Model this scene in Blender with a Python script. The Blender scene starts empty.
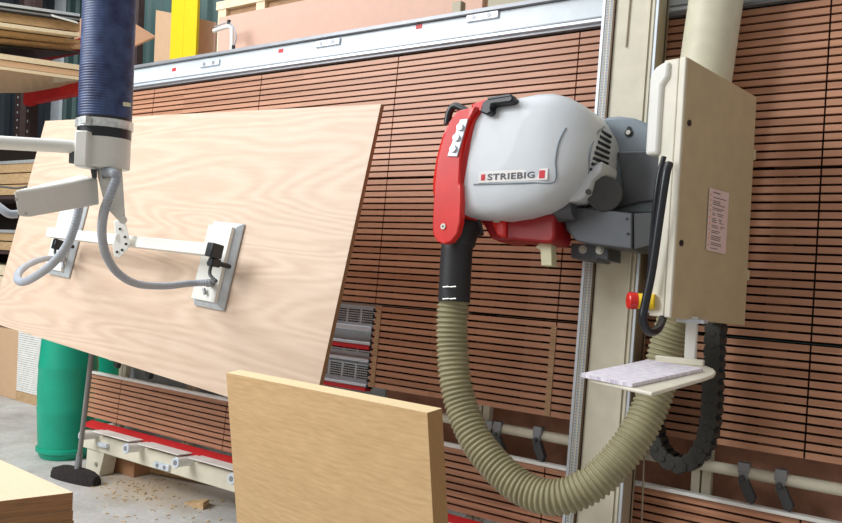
import bpy, bmesh, math, random
from mathutils import Vector, Matrix
from mathutils.bvhtree import BVHTree
random.seed(4)
C = bpy.context.scene.collection
sc = bpy.context.scene
R = math.radians
# ------------------------------------------------------------ camera model
F = 782.0
CX = Vector((1140, -55, 782)).normalized()
CZ = Vector((.042, .999, .0085)); CZ = (CZ - CX*CX.dot(CZ)).normalized()
CY = CZ.cross(CX)
EYE = Vector((0, 0, 1.6))
def ray(px, py):
    c = Vector(((px-421)/F, (261.5-py)/F, -1))
    return Vector((c.dot(CX), c.dot(CY), c.dot(CZ)))
def at(px, py, d):                       # world point at camera depth d
    return EYE + ray(px, py)*d
def fl(px, py, z=0):                     # world point on a horizontal plane
    r = ray(px, py); return EYE + r*((z-1.6)/r.z)
def aty(px, py, y):                      # world point on a plane Y = y
    r = ray(px, py); return EYE + r*(y/r.y)
LEAN = R(5)
V = Vector((0, math.sin(LEAN), math.cos(LEAN))); N = Vector((0, -math.cos(LEAN), math.sin(LEAN)))
O = Vector((0, 3.42-1.6*math.tan(LEAN), 0))
UX = Vector((1, 0, 0))
def W(s, t, n=0): return O + UX*s + V*t + N*n
def st(px, py, n=0):
    r = ray(px, py); k = (n-(EYE-O).dot(N))/r.dot(N)
    q = EYE + r*k - O
    return q.dot(UX), q.dot(V)
def sw(px, py, n=0): return W(*st(px, py, n), n)
SAW = Matrix((UX, V, N)).transposed().to_4x4(); SAW.translation = O
I4 = Matrix.Identity(4)
def basis(a, b, c, o):
    m = Matrix((a, b, c)).transposed().to_4x4(); m.translation = o; return m
# ------------------------------------------------------------ materials
MATS = {}
def newmat(name):
    m = bpy.data.materials.new(name); m.use_nodes = True
    nt = m.node_tree; return m, nt, nt.nodes['Principled BSDF']
def lin(c):
    return tuple(((x/255)/12.92 if x/255 < .04045 else ((x/255+.055)/1.055)**2.4) for x in c)
def mat(name, col, rough=.5, metal=0, var=.06, scale=14, bump=0.0, bscale=120, coat=0):
    """plain paint / plastic / metal with faint dirt variation"""
    m, nt, b = newmat(name)
    c = lin(col) if max(col) > 1 else col
    tc = nt.nodes.new('ShaderNodeTexCoord'); nz = nt.nodes.new('ShaderNodeTexNoise')
    nz.inputs['Scale'].default_value = scale; nz.inputs['Detail'].default_value = 5
    nt.links.new(tc.outputs['Object'], nz.inputs['Vector'])
    mr = nt.nodes.new('ShaderNodeMapRange'); mr.inputs['To Min'].default_value = 1-var; mr.inputs['To Max'].default_value = 1+var
    mr.inputs['From Min'].default_value = .3; mr.inputs['From Max'].default_value = .7
    nt.links.new(nz.outputs['Fac'], mr.inputs['Value'])
    mx = nt.nodes.new('ShaderNodeVectorMath'); mx.operation = 'SCALE'
    mx.inputs[0].default_value = c[:3]; nt.links.new(mr.outputs[0], mx.inputs['Scale'])
    nt.links.new(mx.outputs[0], b.inputs['Base Color'])
    b.inputs['Roughness'].default_value = rough; b.inputs['Metallic'].default_value = metal
    b.inputs['Coat Weight'].default_value = coat
    if bump:
        n2 = nt.nodes.new('ShaderNodeTexNoise'); n2.inputs['Scale'].default_value = bscale
        nt.links.new(tc.outputs['Object'], n2.inputs['Vector'])
        bp = nt.nodes.new('ShaderNodeBump'); bp.inputs['Strength'].default_value = bump; bp.inputs['Distance'].default_value = .01
        nt.links.new(n2.outputs['Fac'], bp.inputs['Height']); nt.links.new(bp.outputs[0], b.inputs['Normal'])
    return m
def wood(name, c1, c2, stretch=(1, 12, 12), scale=1.6, rough=.5, dist=2.0, fine=.35, cathedral=True, rot=0, wav=.22):
    m, nt, b = newmat(name)
    tc = nt.nodes.new('ShaderNodeTexCoord'); mp = nt.nodes.new('ShaderNodeMapping')
    mp.inputs['Scale'].default_value = stretch; mp.inputs['Rotation'].default_value = (0, 0, rot)
    nt.links.new(tc.outputs['Object'], mp.inputs['Vector'])
    n1 = nt.nodes.new('ShaderNodeTexNoise'); n1.inputs['Scale'].default_value = scale
    n1.inputs['Detail'].default_value = 2; n1.inputs['Distortion'].default_value = .4
    nt.links.new(mp.outputs[0], n1.inputs['Vector'])
    mul = nt.nodes.new('ShaderNodeMath'); mul.operation = 'MULTIPLY'; mul.inputs[1].default_value = dist*8
    nt.links.new(n1.outputs['Fac'], mul.inputs[0])
    sn = nt.nodes.new('ShaderNodeMath'); sn.operation = 'SINE'
    m2 = nt.nodes.new('ShaderNodeMath'); m2.operation = 'MULTIPLY'; m2.inputs[1].default_value = 6.28
    nt.links.new(mul.outputs[0], m2.inputs[0]); nt.links.new(m2.outputs[0], sn.inputs[0])
    n2 = nt.nodes.new('ShaderNodeTexNoise'); n2.inputs['Scale'].default_value = scale*22; n2.inputs['Detail'].default_value = 6
    nt.links.new(mp.outputs[0], n2.inputs['Vector'])
    a = nt.nodes.new('ShaderNodeMath'); a.operation = 'MULTIPLY_ADD'
    a.inputs[1].default_value = wav if cathedral else .05; a.inputs[2].default_value = .2
    nt.links.new(sn.outputs[0], a.inputs[0])
    a2 = nt.nodes.new('ShaderNodeMath'); a2.operation = 'MULTIPLY_ADD'; a2.inputs[1].default_value = fine*2
    nt.links.new(n2.outputs['Fac'], a2.inputs[0]); nt.links.new(a.outputs[0], a2.inputs[2])
    mx = nt.nodes.new('ShaderNodeMix'); mx.data_type = 'RGBA'
    mx.inputs['A'].default_value = (*lin(c1), 1); mx.inputs['B'].default_value = (*lin(c2), 1)
    nt.links.new(a2.outputs[0], mx.inputs['Factor']); nt.links.new(mx.outputs['Result'], b.inputs['Base Color'])
    b.inputs['Roughness'].default_value = rough
    return m
def slatmat(name, c1, c2):
    """every slat its own tone (object z = height in the saw plane)"""
    m, nt, b = newmat(name)
    tc = nt.nodes.new('ShaderNodeTexCoord'); mp = nt.nodes.new('ShaderNodeMapping')
    mp.inputs['Scale'].default_value = (.9, 28.57, 0)
    nt.links.new(tc.outputs['Object'], mp.inputs['Vector'])
    fl_ = nt.nodes.new('ShaderNodeVectorMath'); fl_.operation = 'FLOOR'
    nt.links.new(mp.outputs[0], fl_.inputs[0])
    wn = nt.nodes.new('ShaderNodeTexWhiteNoise'); nt.links.new(fl_.outputs[0], wn.inputs['Vector'])
    n2 = nt.nodes.new('ShaderNodeTexNoise'); n2.inputs['Scale'].default_value = 6; n2.inputs['Detail'].default_value = 8
    mp2 = nt.nodes.new('ShaderNodeMapping'); mp2.inputs['Scale'].default_value = (1.2, 14, 14)
    nt.links.new(tc.outputs['Object'], mp2.inputs['Vector']); nt.links.new(mp2.outputs[0], n2.inputs['Vector'])
    ad = nt.nodes.new('ShaderNodeMath'); ad.operation = 'MULTIPLY_ADD'; ad.inputs[1].default_value = .45
    nt.links.new(wn.outputs['Value'], ad.inputs[0])
    s2 = nt.nodes.new('ShaderNodeMath'); s2.operation = 'MULTIPLY'; s2.inputs[1].default_value = .6
    nt.links.new(n2.outputs['Fac'], s2.inputs[0]); nt.links.new(s2.outputs[0], ad.inputs[2])
    mx = nt.nodes.new('ShaderNodeMix'); mx.data_type = 'RGBA'
    mx.inputs['A'].default_value = (*lin(c1), 1); mx.inputs['B'].default_value = (*lin(c2), 1)
    nt.links.new(ad.outputs[0], mx.inputs['Factor']); nt.links.new(mx.outputs['Result'], b.inputs['Base Color'])
    b.inputs['Roughness'].default_value = .45
    return m
M = dict(
    slat=slatmat('slat_wood', (150, 100, 72), (208, 154, 122)),
    gapdark=mat('gap_shade', (40, 28, 22), .9),  # near-black tone that paints the shade in gaps and slots
    backboard=mat('brown_backboard', (190, 138, 114), .8, var=.15),
    battendark=mat('rear_batten', (128, 92, 70), .8),
    batten=wood('batten_wood', (150, 112, 82), (184, 150, 112), rough=.7),
    railwhite=mat('rail_white', (206, 216, 222), .35),
    alu=mat('aluminium', (212, 220, 230), .35, .35),
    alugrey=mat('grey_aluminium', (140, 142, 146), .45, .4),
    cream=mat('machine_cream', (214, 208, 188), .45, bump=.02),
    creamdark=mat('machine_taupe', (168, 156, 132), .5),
    cabinet=mat('cabinet_cream_shaded', (190, 172, 138), .48, bump=.05, bscale=300),  # cream darkened: shade on the right-hand side put into the colour
    cabfront=mat('cabinet_cream_lit', (222, 218, 202), .42),  # brighter copy of the cream for the side facing the light
    bronze=mat('bronze_edge', (88, 70, 52), .4, .3),
    ruler=mat('ruler_grey', (190, 198, 206), .4),
    ink=mat('ink', (70, 74, 84), .6),
    red=mat('red_paint', (222, 34, 28), .3, coat=.3),
    redstrip=mat('red_strip', (200, 24, 34), .5),
    darkred=mat('dark_red_paint', (150, 20, 24), .4, var=.12),
    silver=mat('silver_hood', (208, 214, 220), .4, .0, var=.02, coat=.15),
    carrier=mat('carrier_blue_grey', (128, 140, 150), .4, .1),
    grey=mat('bracket_grey', (88, 92, 98), .42, .15),
    darkgrey=mat('dark_grey', (62, 64, 66), .5),
    black=mat('black_plastic', (26, 30, 36), .32),
    rubber=mat('black_rubber', (40, 42, 46), .5, bump=.1),
    chain=mat('chain_plastic', (48, 48, 44), .55),
    hosec=mat('hose_beige', (160, 154, 122), .5, var=.1),
    hosewire=mat('hose_groove', (104, 98, 74), .6),
    duct=mat('duct_cream', (208, 204, 180), .5),
    white=mat('white_plastic', (236, 236, 232), .4),
    paper=mat('paper', (226, 222, 232), .8, var=.04, scale=60),
    yellow=mat('yellow_paint', (238, 200, 24), .45, var=.03),
    pink=mat('pink_mdf', (212, 174, 156), .75, var=.03, bump=.05),
    mdf=mat('tan_mdf', (206, 172, 138), .75, var=.03),
    mdfdark=mat('brown_hardboard', (170, 126, 92), .8, var=.05),
    pale=wood('pale_ply', (214, 194, 156), (240, 226, 198), (1, 8, 8)),
    plyedge=wood('ply_edge', (120, 86, 54), (196, 156, 108), (1, 1, 60), 1.2, dist=.8),
    timber=wood('timber', (160, 124, 84), (212, 182, 140), (1, 1, 14), 1.5),
    blue=None, bluefab=None,
    lifter=mat('lifter_white', (226, 226, 220), .4, var=.03),
    pad=mat('pad_seal', (196, 204, 210), .5, var=.08, scale=40),
    clamp=mat('clamp_metal', (214, 218, 218), .3, .5, var=.2, scale=60),
    hosegrey=mat('grey_conduit', (164, 171, 182), .45),
    green=mat('barrel_green', (0, 152, 122), .42, var=.08, scale=6),
    rackup=mat('rack_upright', (70, 52, 50), .6, var=.2),
    rackred=mat('rack_red', (222, 48, 44), .5, var=.1),
    rackshade=mat('rack_red_shaded', (160, 28, 42), .6),  # rack red darkened: shade on the upper arm put into the colour
    bristle=mat('bristles', (46, 40, 40), 1, var=.5, scale=90, bump=1, bscale=200),
    pole=mat('pole_grey', (128, 124, 120), .5),
    cladwhite=mat('clad_white', (196, 204, 210), .6),
    steel=mat('bolt_steel', (190, 190, 180), .3, .8),
    orange=mat('warning_orange', (220, 150, 40), .6),
    cblue=mat('cable_blue', (40, 60, 150), .5), cyel=mat('cable_yellow', (190, 170, 60), .5), cred=mat('cable_red', (150, 30, 40), .5),
    taglabel=mat('tag_label', (222, 196, 190), .7, var=.02),
    signplate=mat('sign_plate', (232, 230, 228), .4),
    signgrey=mat('sign_letter', (84, 86, 96), .5),
    signred=mat('sign_red', (206, 22, 44), .5),
    knob=mat('knob_silver', (210, 214, 218), .25, .6),
    flap=mat('flap_cream', (216, 212, 178), .5),
)
# the big held board: pale cathedral oak veneer, grain along its length
M['veneer'] = wood('pale_oak_veneer', (192, 164, 140), (216, 193, 172), (.32, 2.6, 1), .9, .5, 3.4, .4, wav=.2)
M['venedge'] = wood('board_edge', (128, 92, 62), (168, 128, 90), (2, 30, 60), 2, rough=.7)
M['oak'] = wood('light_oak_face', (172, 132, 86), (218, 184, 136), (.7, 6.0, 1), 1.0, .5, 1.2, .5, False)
M['oaktoplit'] = wood('oak_top_lit', (216, 188, 140), (244, 226, 184), (1, 20, 20), 2, fine=.3, cathedral=False)  # paler oak: the light on the top face is in the colour
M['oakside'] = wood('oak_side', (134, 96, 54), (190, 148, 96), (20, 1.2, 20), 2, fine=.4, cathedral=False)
M['stacktop'] = wood('stack_top', (224, 196, 160), (242, 222, 192), (1, 9, 1), 1.6, cathedral=False, fine=.3)
M['stackedge'] = wood('stack_edge', (112, 76, 44), (166, 122, 78), (1, 1, 30), 2, dist=1)
def bluemat():
    m, nt, b = newmat('blue_tube')
    tc = nt.nodes.new('ShaderNodeTexCoord'); nz = nt.nodes.new('ShaderNodeTexNoise'); nz.inputs['Scale'].default_value = 22; nz.inputs['Detail'].default_value = 9
    nt.links.new(tc.outputs['Object'], nz.inputs['Vector'])
    cr = nt.nodes.new('ShaderNodeValToRGB'); e = cr.color_ramp.elements
    e[0].position = .3; e[0].color = (*lin((28, 40, 82)), 1); e[1].position = .8; e[1].color = (*lin((70, 92, 138)), 1)
    nt.links.new(nz.outputs['Fac'], cr.inputs[0]); nt.links.new(cr.outputs[0], b.inputs['Base Color'])
    b.inputs['Roughness'].default_value = .5; return m
M['blue'] = bluemat()
def floormat():
    m, nt, b = newmat('concrete_floor')
    tc = nt.nodes.new('ShaderNodeTexCoord')
    n1 = nt.nodes.new('ShaderNodeTexNoise'); n1.inputs['Scale'].default_value = .9; n1.inputs['Detail'].default_value = 8; n1.inputs['Roughness'].default_value = .7
    n2 = nt.nodes.new('ShaderNodeTexNoise'); n2.inputs['Scale'].default_value = 45; n2.inputs['Detail'].default_value = 6
    for n in (n1, n2): nt.links.new(tc.outputs['Object'], n.inputs['Vector'])
    cr = nt.nodes.new('ShaderNodeValToRGB'); e = cr.color_ramp.elements
    e[0].position = .36; e[0].color = (*lin((158, 150, 136)), 1); e[1].position = .6; e[1].color = (*lin((198, 197, 192)), 1)
    nt.links.new(n1.outputs['Fac'], cr.inputs[0])
    mx = nt.nodes.new('ShaderNodeMix'); mx.data_type = 'RGBA'; mx.blend_type = 'OVERLAY'; mx.inputs['Factor'].default_value = .35
    nt.links.new(cr.outputs[0], mx.inputs['A']); nt.links.new(n2.outputs['Color'], mx.inputs['B'])
    hs = nt.nodes.new('ShaderNodeHueSaturation'); hs.inputs['Saturation'].default_value = .45
    nt.links.new(mx.outputs['Result'], hs.inputs['Color']); 
    dc = fl(148, 486, 0)                       # tan sawdust lying on the concrete under the saw
    n = nt.nodes.new('ShaderNodeTexNoise'); n.inputs['Scale'].default_value = 7; n.inputs['Detail'].default_value = 9; n.inputs['Roughness'].default_value = .75
    nt.links.new(tc.outputs['Object'], n.inputs['Vector'])
    su = nt.nodes.new('ShaderNodeVectorMath'); su.operation = 'SUBTRACT'; su.inputs[1].default_value = dc; nt.links.new(tc.outputs['Object'], su.inputs[0])
    ml = nt.nodes.new('ShaderNodeVectorMath'); ml.operation = 'MULTIPLY'; ml.inputs[1].default_value = (1.05, 2.2, 0); nt.links.new(su.outputs[0], ml.inputs[0])
    ln = nt.nodes.new('ShaderNodeVectorMath'); ln.operation = 'LENGTH'; nt.links.new(ml.outputs[0], ln.inputs[0])
    sb = nt.nodes.new('ShaderNodeMath'); sb.operation = 'SUBTRACT'; nt.links.new(n.outputs['Fac'], sb.inputs[0]); nt.links.new(ln.outputs['Value'], sb.inputs[1])
    mr = nt.nodes.new('ShaderNodeMapRange'); mr.inputs['From Min'].default_value = -.35; mr.inputs['From Max'].default_value = .35; mr.inputs['To Max'].default_value = .75
    nt.links.new(sb.outputs[0], mr.inputs['Value'])
    m3 = nt.nodes.new('ShaderNodeMix'); m3.data_type = 'RGBA'; m3.inputs['B'].default_value = (*lin((186, 164, 134)), 1)
    nt.links.new(mr.outputs[0], m3.inputs['Factor']); nt.links.new(hs.outputs[0], m3.inputs['A']); nt.links.new(m3.outputs['Result'], b.inputs['Base Color'])
    b.inputs['Roughness'].default_value = .75
    bp = nt.nodes.new('ShaderNodeBump'); bp.inputs['Strength'].default_value = .2; bp.inputs['Distance'].default_value = .005
    nt.links.new(n2.outputs['Fac'], bp.inputs['Height']); nt.links.new(bp.outputs[0], b.inputs['Normal'])
    return m
M['floor'] = floormat()
M['clad'] = mat('green_cladding', (58, 84, 82), .5, .1, var=.1, scale=2)
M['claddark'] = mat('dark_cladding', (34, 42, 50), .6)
# ------------------------------------------------------------ mesh helpers (everything in world space)
class B:
    def __init__(s): s.v = []; s.f = []; s.m = []
    def add(s, vs, fs, mi=0):
        o = len(s.v); s.v += [Vector(v) for v in vs]
        for f in fs: s.f.append([i+o for i in f]); s.m.append(mi)
        return s
    def box(s, a, b, mx=I4, mi=0):
        (x0, y0, z0), (x1, y1, z1) = a, b
        vs = [mx @ Vector(p) for p in ((x0, y0, z0), (x1, y0, z0), (x1, y1, z0), (x0, y1, z0), (x0, y0, z1), (x1, y0, z1), (x1, y1, z1), (x0, y1, z1))]
        return s.add(vs, [(0, 3, 2, 1), (4, 5, 6, 7), (0, 1, 5, 4), (1, 2, 6, 5), (2, 3, 7, 6), (3, 0, 4, 7)], mi)
    def prism(s, pts, d, mi=0):
        """pts: world polygon, d: extrusion vector"""
        n = len(pts); d = Vector(d)
        vs = [Vector(p) for p in pts] + [Vector(p)+d for p in pts]
        return s.add(vs, [list(range(n))[::-1], list(range(n, 2*n))] + [(i, (i+1) % n, (i+1) % n+n, i+n) for i in range(n)], mi)
    def sprism(s, st_, n0, n1, mi=0): return s.prism([W(a, b, n0) for a, b in st_], N*(n1-n0), mi)
    def loft(s, rings, mi=0, cap=True):
        k = len(rings[0]); vs = [p for r in rings for p in r]; fs = []
        for i in range(len(rings)-1):
            for j in range(k): fs.append((i*k+j, i*k+(j+1) % k, (i+1)*k+(j+1) % k, (i+1)*k+j))
        if cap: fs += [list(range(k))[::-1], [(len(rings)-1)*k+j for j in range(k)]]
        return s.add(vs, fs, mi)
    def cyl(s, a, b, r, r2=None, k=20, mi=0, cap=True):
        a, b = Vector(a), Vector(b); r2 = r if r2 is None else r2
        d = (b-a).normalized(); u = d.orthogonal().normalized(); w = d.cross(u)
        ring = lambda c, q: [c + (u*math.cos(2*math.pi*i/k)+w*math.sin(2*math.pi*i/k))*q for i in range(k)]
        return s.loft([ring(a, r), ring(b, r2)], mi, cap)
    def lathe(s, base, axis, prof, k=40, mi=0):
        d = Vector(axis).normalized(); u = d.orthogonal().normalized(); w = d.cross(u)
        return s.loft([[Vector(base)+d*h + (u*math.cos(2*math.pi*i/k)+w*math.sin(2*math.pi*i/k))*max(r, 1e-4) for i in range(k)] for r, h in prof], mi)
    def sweep(s, pts, rad, k=18, sub=10, mi=0):
        P = spline(pts, sub); n = len(P)
        T = [(P[min(i+1, n-1)]-P[max(i-1, 0)]).normalized() for i in range(n)]
        u = T[0].orthogonal().normalized(); rings = []; L = 0
        for i in range(n):
            if i: L += (P[i]-P[i-1]).length
            u = (u - T[i]*u.dot(T[i])).normalized(); w = T[i].cross(u)
            q = rad(L) if callable(rad) else rad
            rings.append([P[i]+(u*math.cos(2*math.pi*j/k)+w*math.sin(2*math.pi*j/k))*q for j in range(k)])
        return s.loft(rings, mi)
def spline(pts, sub):
    pts = [Vector(p) for p in pts]
    if len(pts) == 2: return [pts[0].lerp(pts[1], i/sub) for i in range(sub+1)]
    P = [2*pts[0]-pts[1]]+pts+[2*pts[-1]-pts[-2]]; out = []
    for i in range(1, len(P)-2):
        for j in range(sub):
            t = j/sub; a, b, c, d = P[i-1:i+3]
            out.append(.5*((2*b)+(c-a)*t+(2*a-5*b+4*c-d)*t*t+(3*b-a-3*c+d)*t**3))
    return out+[pts[-1]]
def resample(P, step):
    out = [P[0]]; acc = 0
    for i in range(1, len(P)):
        a, b = P[i-1], P[i]; l = (b-a).length
        while acc+l >= step:
            t = (step-acc)/l; a = a.lerp(b, t); out.append(a.copy()); l = (b-a).length; acc = 0
        acc += l
    return out
WM = {}
def obj(name, b, mats, parent=None, smooth=False, bev=0, mx=None, seg=2, bevang=35):
    me = bpy.data.meshes.new(name)
    base = WM[parent.name] if parent else (mx or I4)
    if parent is None and mx is None:           # origin at the middle of the base
        xs = [v.x for v in b.v]; ys = [v.y for v in b.v]; zs = [v.z for v in b.v]
        base = Matrix.Translation(((min(xs)+max(xs))/2, (min(ys)+max(ys))/2, min(zs)))
    if parent and mx: base = mx
    inv = base.inverted()
    me.from_pydata([inv @ v for v in b.v], [], b.f)
    if not isinstance(mats, (list, tuple)): mats = [mats]
    for m in mats: me.materials.append(m)
    me.polygons.foreach_set('material_index', b.m)
    bm = bmesh.new(); bm.from_mesh(me); bmesh.ops.recalc_face_normals(bm, faces=bm.faces); bm.to_mesh(me); bm.free()
    if smooth:
        me.polygons.foreach_set('use_smooth', [True]*len(me.polygons)); me.set_sharp_from_angle(angle=R(38))
    o = bpy.data.objects.new(name, me); C.objects.link(o)
    if parent:
        o.parent = parent; o.matrix_local = WM[parent.name].inverted() @ base
    else: o.matrix_world = base
    WM[o.name] = base
    if bev:
        md = o.modifiers.new('bevel', 'BEVEL'); md.width = bev; md.segments = seg; md.limit_method = 'ANGLE'; md.angle_limit = R(bevang)
        md.harden_normals = False
        if not smooth:
            me.polygons.foreach_set('use_smooth', [True]*len(me.polygons)); me.set_sharp_from_angle(angle=R(30))
    return o
def tag(o, label, cat, group=None, kind=None):
    o['label'] = label; o['category'] = cat
    if group: o['group'] = group
    if kind: o['kind'] = kind
    return o
def thing(name, label, cat, loc, group=None, mx=None):
    o = bpy.data.objects.new(name, None); C.objects.link(o)
    m = mx.copy() if mx else Matrix.Translation(loc)
    o.matrix_world = m; WM[o.name] = m; o.empty_display_size = .1
    return tag(o, label, cat, group)
def struct(name, b, m, mx=None):
    o = obj(name, b, m, mx=mx or I4); o['kind'] = 'structure'; return o
def copythings(o, delta, label):
    r = o.copy(); C.objects.link(r); r.location = r.location+Vector(delta); r['label'] = label
    for c in o.children:
        d = c.copy(); C.objects.link(d); d.parent = r
        for g in c.children:
            e = g.copy(); C.objects.link(e); e.parent = d
    return r
def tobvh(b): return BVHTree.FromPolygons(b.v, b.f)
def hit(bvh, px, py, off=.002):
    r = ray(px, py).normalized(); p, n, i, d = bvh.ray_cast(EYE, r)
    if p is None: return None
    if n.dot(r) > 0: n = -n
    return p + n*off, n
# ------------------------------------------------------------ setting
struct('floor', B().box((-16, -4, -.1), (7, 10, 0)), M['floor'])
def cladding(a, b, z1, name, m='clad'):
    a, b = Vector(a), Vector(b); d = (b-a).normalized(); L = (b-a).length; nn = Vector((d.y, -d.x, 0))
    pts = []; x = 0
    while x < L:
        for dx, off in ((0, 0), (.10, 0), (.14, .05), (.24, .05), (.28, 0)):
            if x+dx <= L: pts.append(a+d*(x+dx)+nn*off)
        x += .28
    bb = B(); n = len(pts)
    bb.add([p for p in pts]+[p+Vector((0, 0, z1)) for p in pts], [(i, i+1, i+1+n, i+n) for i in range(n-1)])
    return struct(name, bb, M[m])
cladding((-13, 7.6, 0), (6.5, 7.6, 0), 7.5, 'wall_back')
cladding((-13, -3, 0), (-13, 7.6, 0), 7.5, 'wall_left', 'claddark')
# pale cladding strips against the far wall
for i, (px, w) in enumerate(((52, .55), (31, .4), (-8, .8))):
    p = aty(px, 100, 7.5)
    struct('trim_%d' % (i+1), B().box((p.x-w/2, 7.47, 0), (p.x+w/2, 7.53, 7.4)), M['cladwhite'])
# ------------------------------------------------------------ panel saw frame
J = [.619, -.46, -1.539, -2.618, -3.697, -4.776]
saw = thing('panel_saw', 'long vertical panel saw frame with reddish wooden slat grid and white top rail', 'panel saw', W(-2.1, 0, 0), mx=Matrix.Translation(O) @ Matrix.Translation((0, 0, 0)) @ SAW.to_3x3().to_4x4())
P = .035
def slatpanel(s0, s1, t0, t1):
    b = B(); n = int(round((t1-t0)/P)); p = (t1-t0)/n
    for i in range(n):
        a = t0+i*p
        b.box((s0+.0035, a+.0055, -.016), (s1-.0035, a+p-.0042, 0), SAW)
    obj('slat_panel', b, M['slat'], saw)
    k = 4
    for i in range(k):                      # rear battens glimpsed through the gaps
        x = s0 + (s1-s0)*(i+.5)/k
        obj('batten', B().box((x-.045, t0+.005, -.058), (x+.045, t1-.005, -.042), SAW), M['battendark'], saw)
cols = [(.95, J[0])] + [(J[i], J[i+1]) for i in range(5)] + [(J[5], -5.13)]
rows = [(1.325, 2.02), (2.025, 2.715), (.87, 1.318)]
for (a, b_) in cols:
    for (t0, t1) in rows:
        if t0 == .87 and abs(b_-J[4]) < .01: continue
        slatpanel(b_, a, t0, t1)
    slatpanel(b_, a, .335, .645)
# added dark sheet standing in for the shade behind the open slats
b = B()
for (t0, t1) in ((1.322, 2.75), (.335, .64)): b.box((-5.12, t0, -.075), (.95, t1, -.06), SAW)
for (s0, s1) in ((-5.12, J[4]), (J[3], .95)): b.box((s0, .87, -.075), (s1, 1.32, -.06), SAW)
obj('gap_shade_sheet', b, M['gapdark'], saw)
b = B().box((J[3], .6, -.2), (.95, .95, -.185), SAW)
obj('back_board', b, M['backboard'], saw)
obj('rear_screen', B().box((-5.0, .2, -.2), (J[3]-.01, .95, -.185), SAW), M['cladwhite'], saw)
# thin yellow wooden cover strips on the lower field
for s in (-1.55, -2.585): obj('cover_strip', B().box((s-.014, .875, -.001), (s+.014, 1.30, .004), SAW), M['batten'], saw)
# top rail
b = B().box((-5.15, 2.735, -.02), (.95, 2.872, .025), SAW)
obj('top_rail', b, M['railwhite'], saw, bev=.004)
b = B().box((-5.15, 2.873, -.04), (.95, 2.892, .05), SAW).box((-5.15, 2.722, -.01), (.95, 2.734, .022), SAW).box((-5.15, 2.760, .02), (.95, 2.766, .03), SAW)
obj('rail_edge', b, M['alugrey'], saw)
b = B().box((-5.15, 2.736, .02), (.95, 2.752, .04), SAW)
obj('rail_lip', b, M['alu'], saw, bev=.003)
for px, py in ((210, 63.6), (328, 43), (482.6, 16.6)):
    s, t = st(px, py, .03)
    b = B().box((s-.095, t-.020, .02), (s+.095, t+.020, .038), SAW)
    o = obj('twin_coupling', b, M['alu'], saw, bev=.004)
    b = B()
    for dx in (-.045, .045):
        b.cyl(W(s+dx-.004, t, .036), W(s+dx-.004, t, .041), .013)
    q = obj('coupling_socket', b, M['alugrey'], saw, smooth=True); q.parent = o
    q.matrix_parent_inverse = Matrix()
    q.matrix_local = Matrix()
for px, py in ((174, 69.6), (280.8, 50.8), (419, 26.6)):
    s, t = st(px, py, .026)
    obj('red_mark', B().box((s-.02, t-.012, .023), (s+.02, t+.012, .0265), SAW), M['redstrip'], saw)
# gap: support pipe, posts, clamps
obj('support_pipe', B().cyl(W(-5.0, .775, -.05), W(.95, .775, -.05), .024, k=24), M['cream'], saw, smooth=True)
for s in (-.87, -1.95, -3.15, -4.15, -4.9):
    b = B().box((s-.03, .1, -.12), (s+.005, 2.7, -.08), SAW).box((s+.014, .1, -.12), (s+.05, 2.7, -.08), SAW)
    obj('rear_post', b, M['cream'], saw)
def clampat(px, py):
    s, t = st(px, py, -.03)
    b = B().box((s-.022, t-.012, -.06), (s+.022, t+.03, -.018), SAW).box((s-.017, t-.055, -.04), (s+.017, t-.005, -.015), SAW)
    o = obj('stop_clamp', b, M['alugrey'], saw, bev=.003)
    b = B().sprism([(s-.016, t-.03), (s+.024, t-.035), (s+.055, t-.10), (s+.045, t-.125), (s+.02, t-.115), (s-.004, t-.07)], -.035, .0)
    b.cyl(W(s, t-.03, -.01), W(s, t-.03, .012), .011)
    q = obj('clamp_lever', b, M['darkgrey'], saw, bev=.003); q.parent = o; q.matrix_local = Matrix()
for px, py in ((744, 470), (781, 477), (498, 428), (538, 433), (489, 427), (118, 350), (150, 360)): clampat(px, py)
# aluminium strip over the lower slats
obj('strip_rail', B().box((-5.14, .646, -.03), (.95, .661, .022), SAW), M['white'], saw, bev=.003)
# perforated extraction grille field
g0, g1 = J[4]+.02, J[3]-.012
b = B().box((g0, .85, -.06), (g1, 1.31, -.05), SAW)
for t in (1.165, 1.06, .985): b.box((g0, t-.004, -.05), (g1, t+.002, -.03), SAW)
obj('grille_sheet', b, M['cladwhite'], saw)
b = B()
for t0, t1 in ((1.215, 1.29), (1.05, 1.09), (.905, .975)):
    x = g1-.03; k = 0
    while x > g0+.02:
        if k % 7 != 6:
            t = t0
            while t < t1:
                b.box((x-.010, t, -.052), (x, t+.006, -.047), SAW); t += .013
        x -= .014; k += 1
obj('grille_slot', b, M['gapdark'], saw)['kind'] = 'stuff'
obj('grille_ledge', B().box((g0, 1.17, -.05), (g1, 1.198, .0), SAW).box((g0, 1.095, -.05), (g1, 1.112, .0), SAW).box((g0, .868, -.05), (g1, .884, 0), SAW).box((g0, 1.0, -.05), (g1, 1.02, -.02), SAW), M['alu'], saw, bev=.003)
obj('red_edge_strip', B().box((g0, 1.072, -.05), (g1, 1.092, .005), SAW).box((g0, .846, -.05), (g1, .866, .005), SAW), M['redstrip'], saw)
b = B(); t = .86
while t < 1.30: b.box((g1+.001, t, -.05), (g1+.011, t+.022, -.002), SAW); t += .035
obj('joint_comb', b, M['black'], saw)
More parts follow.
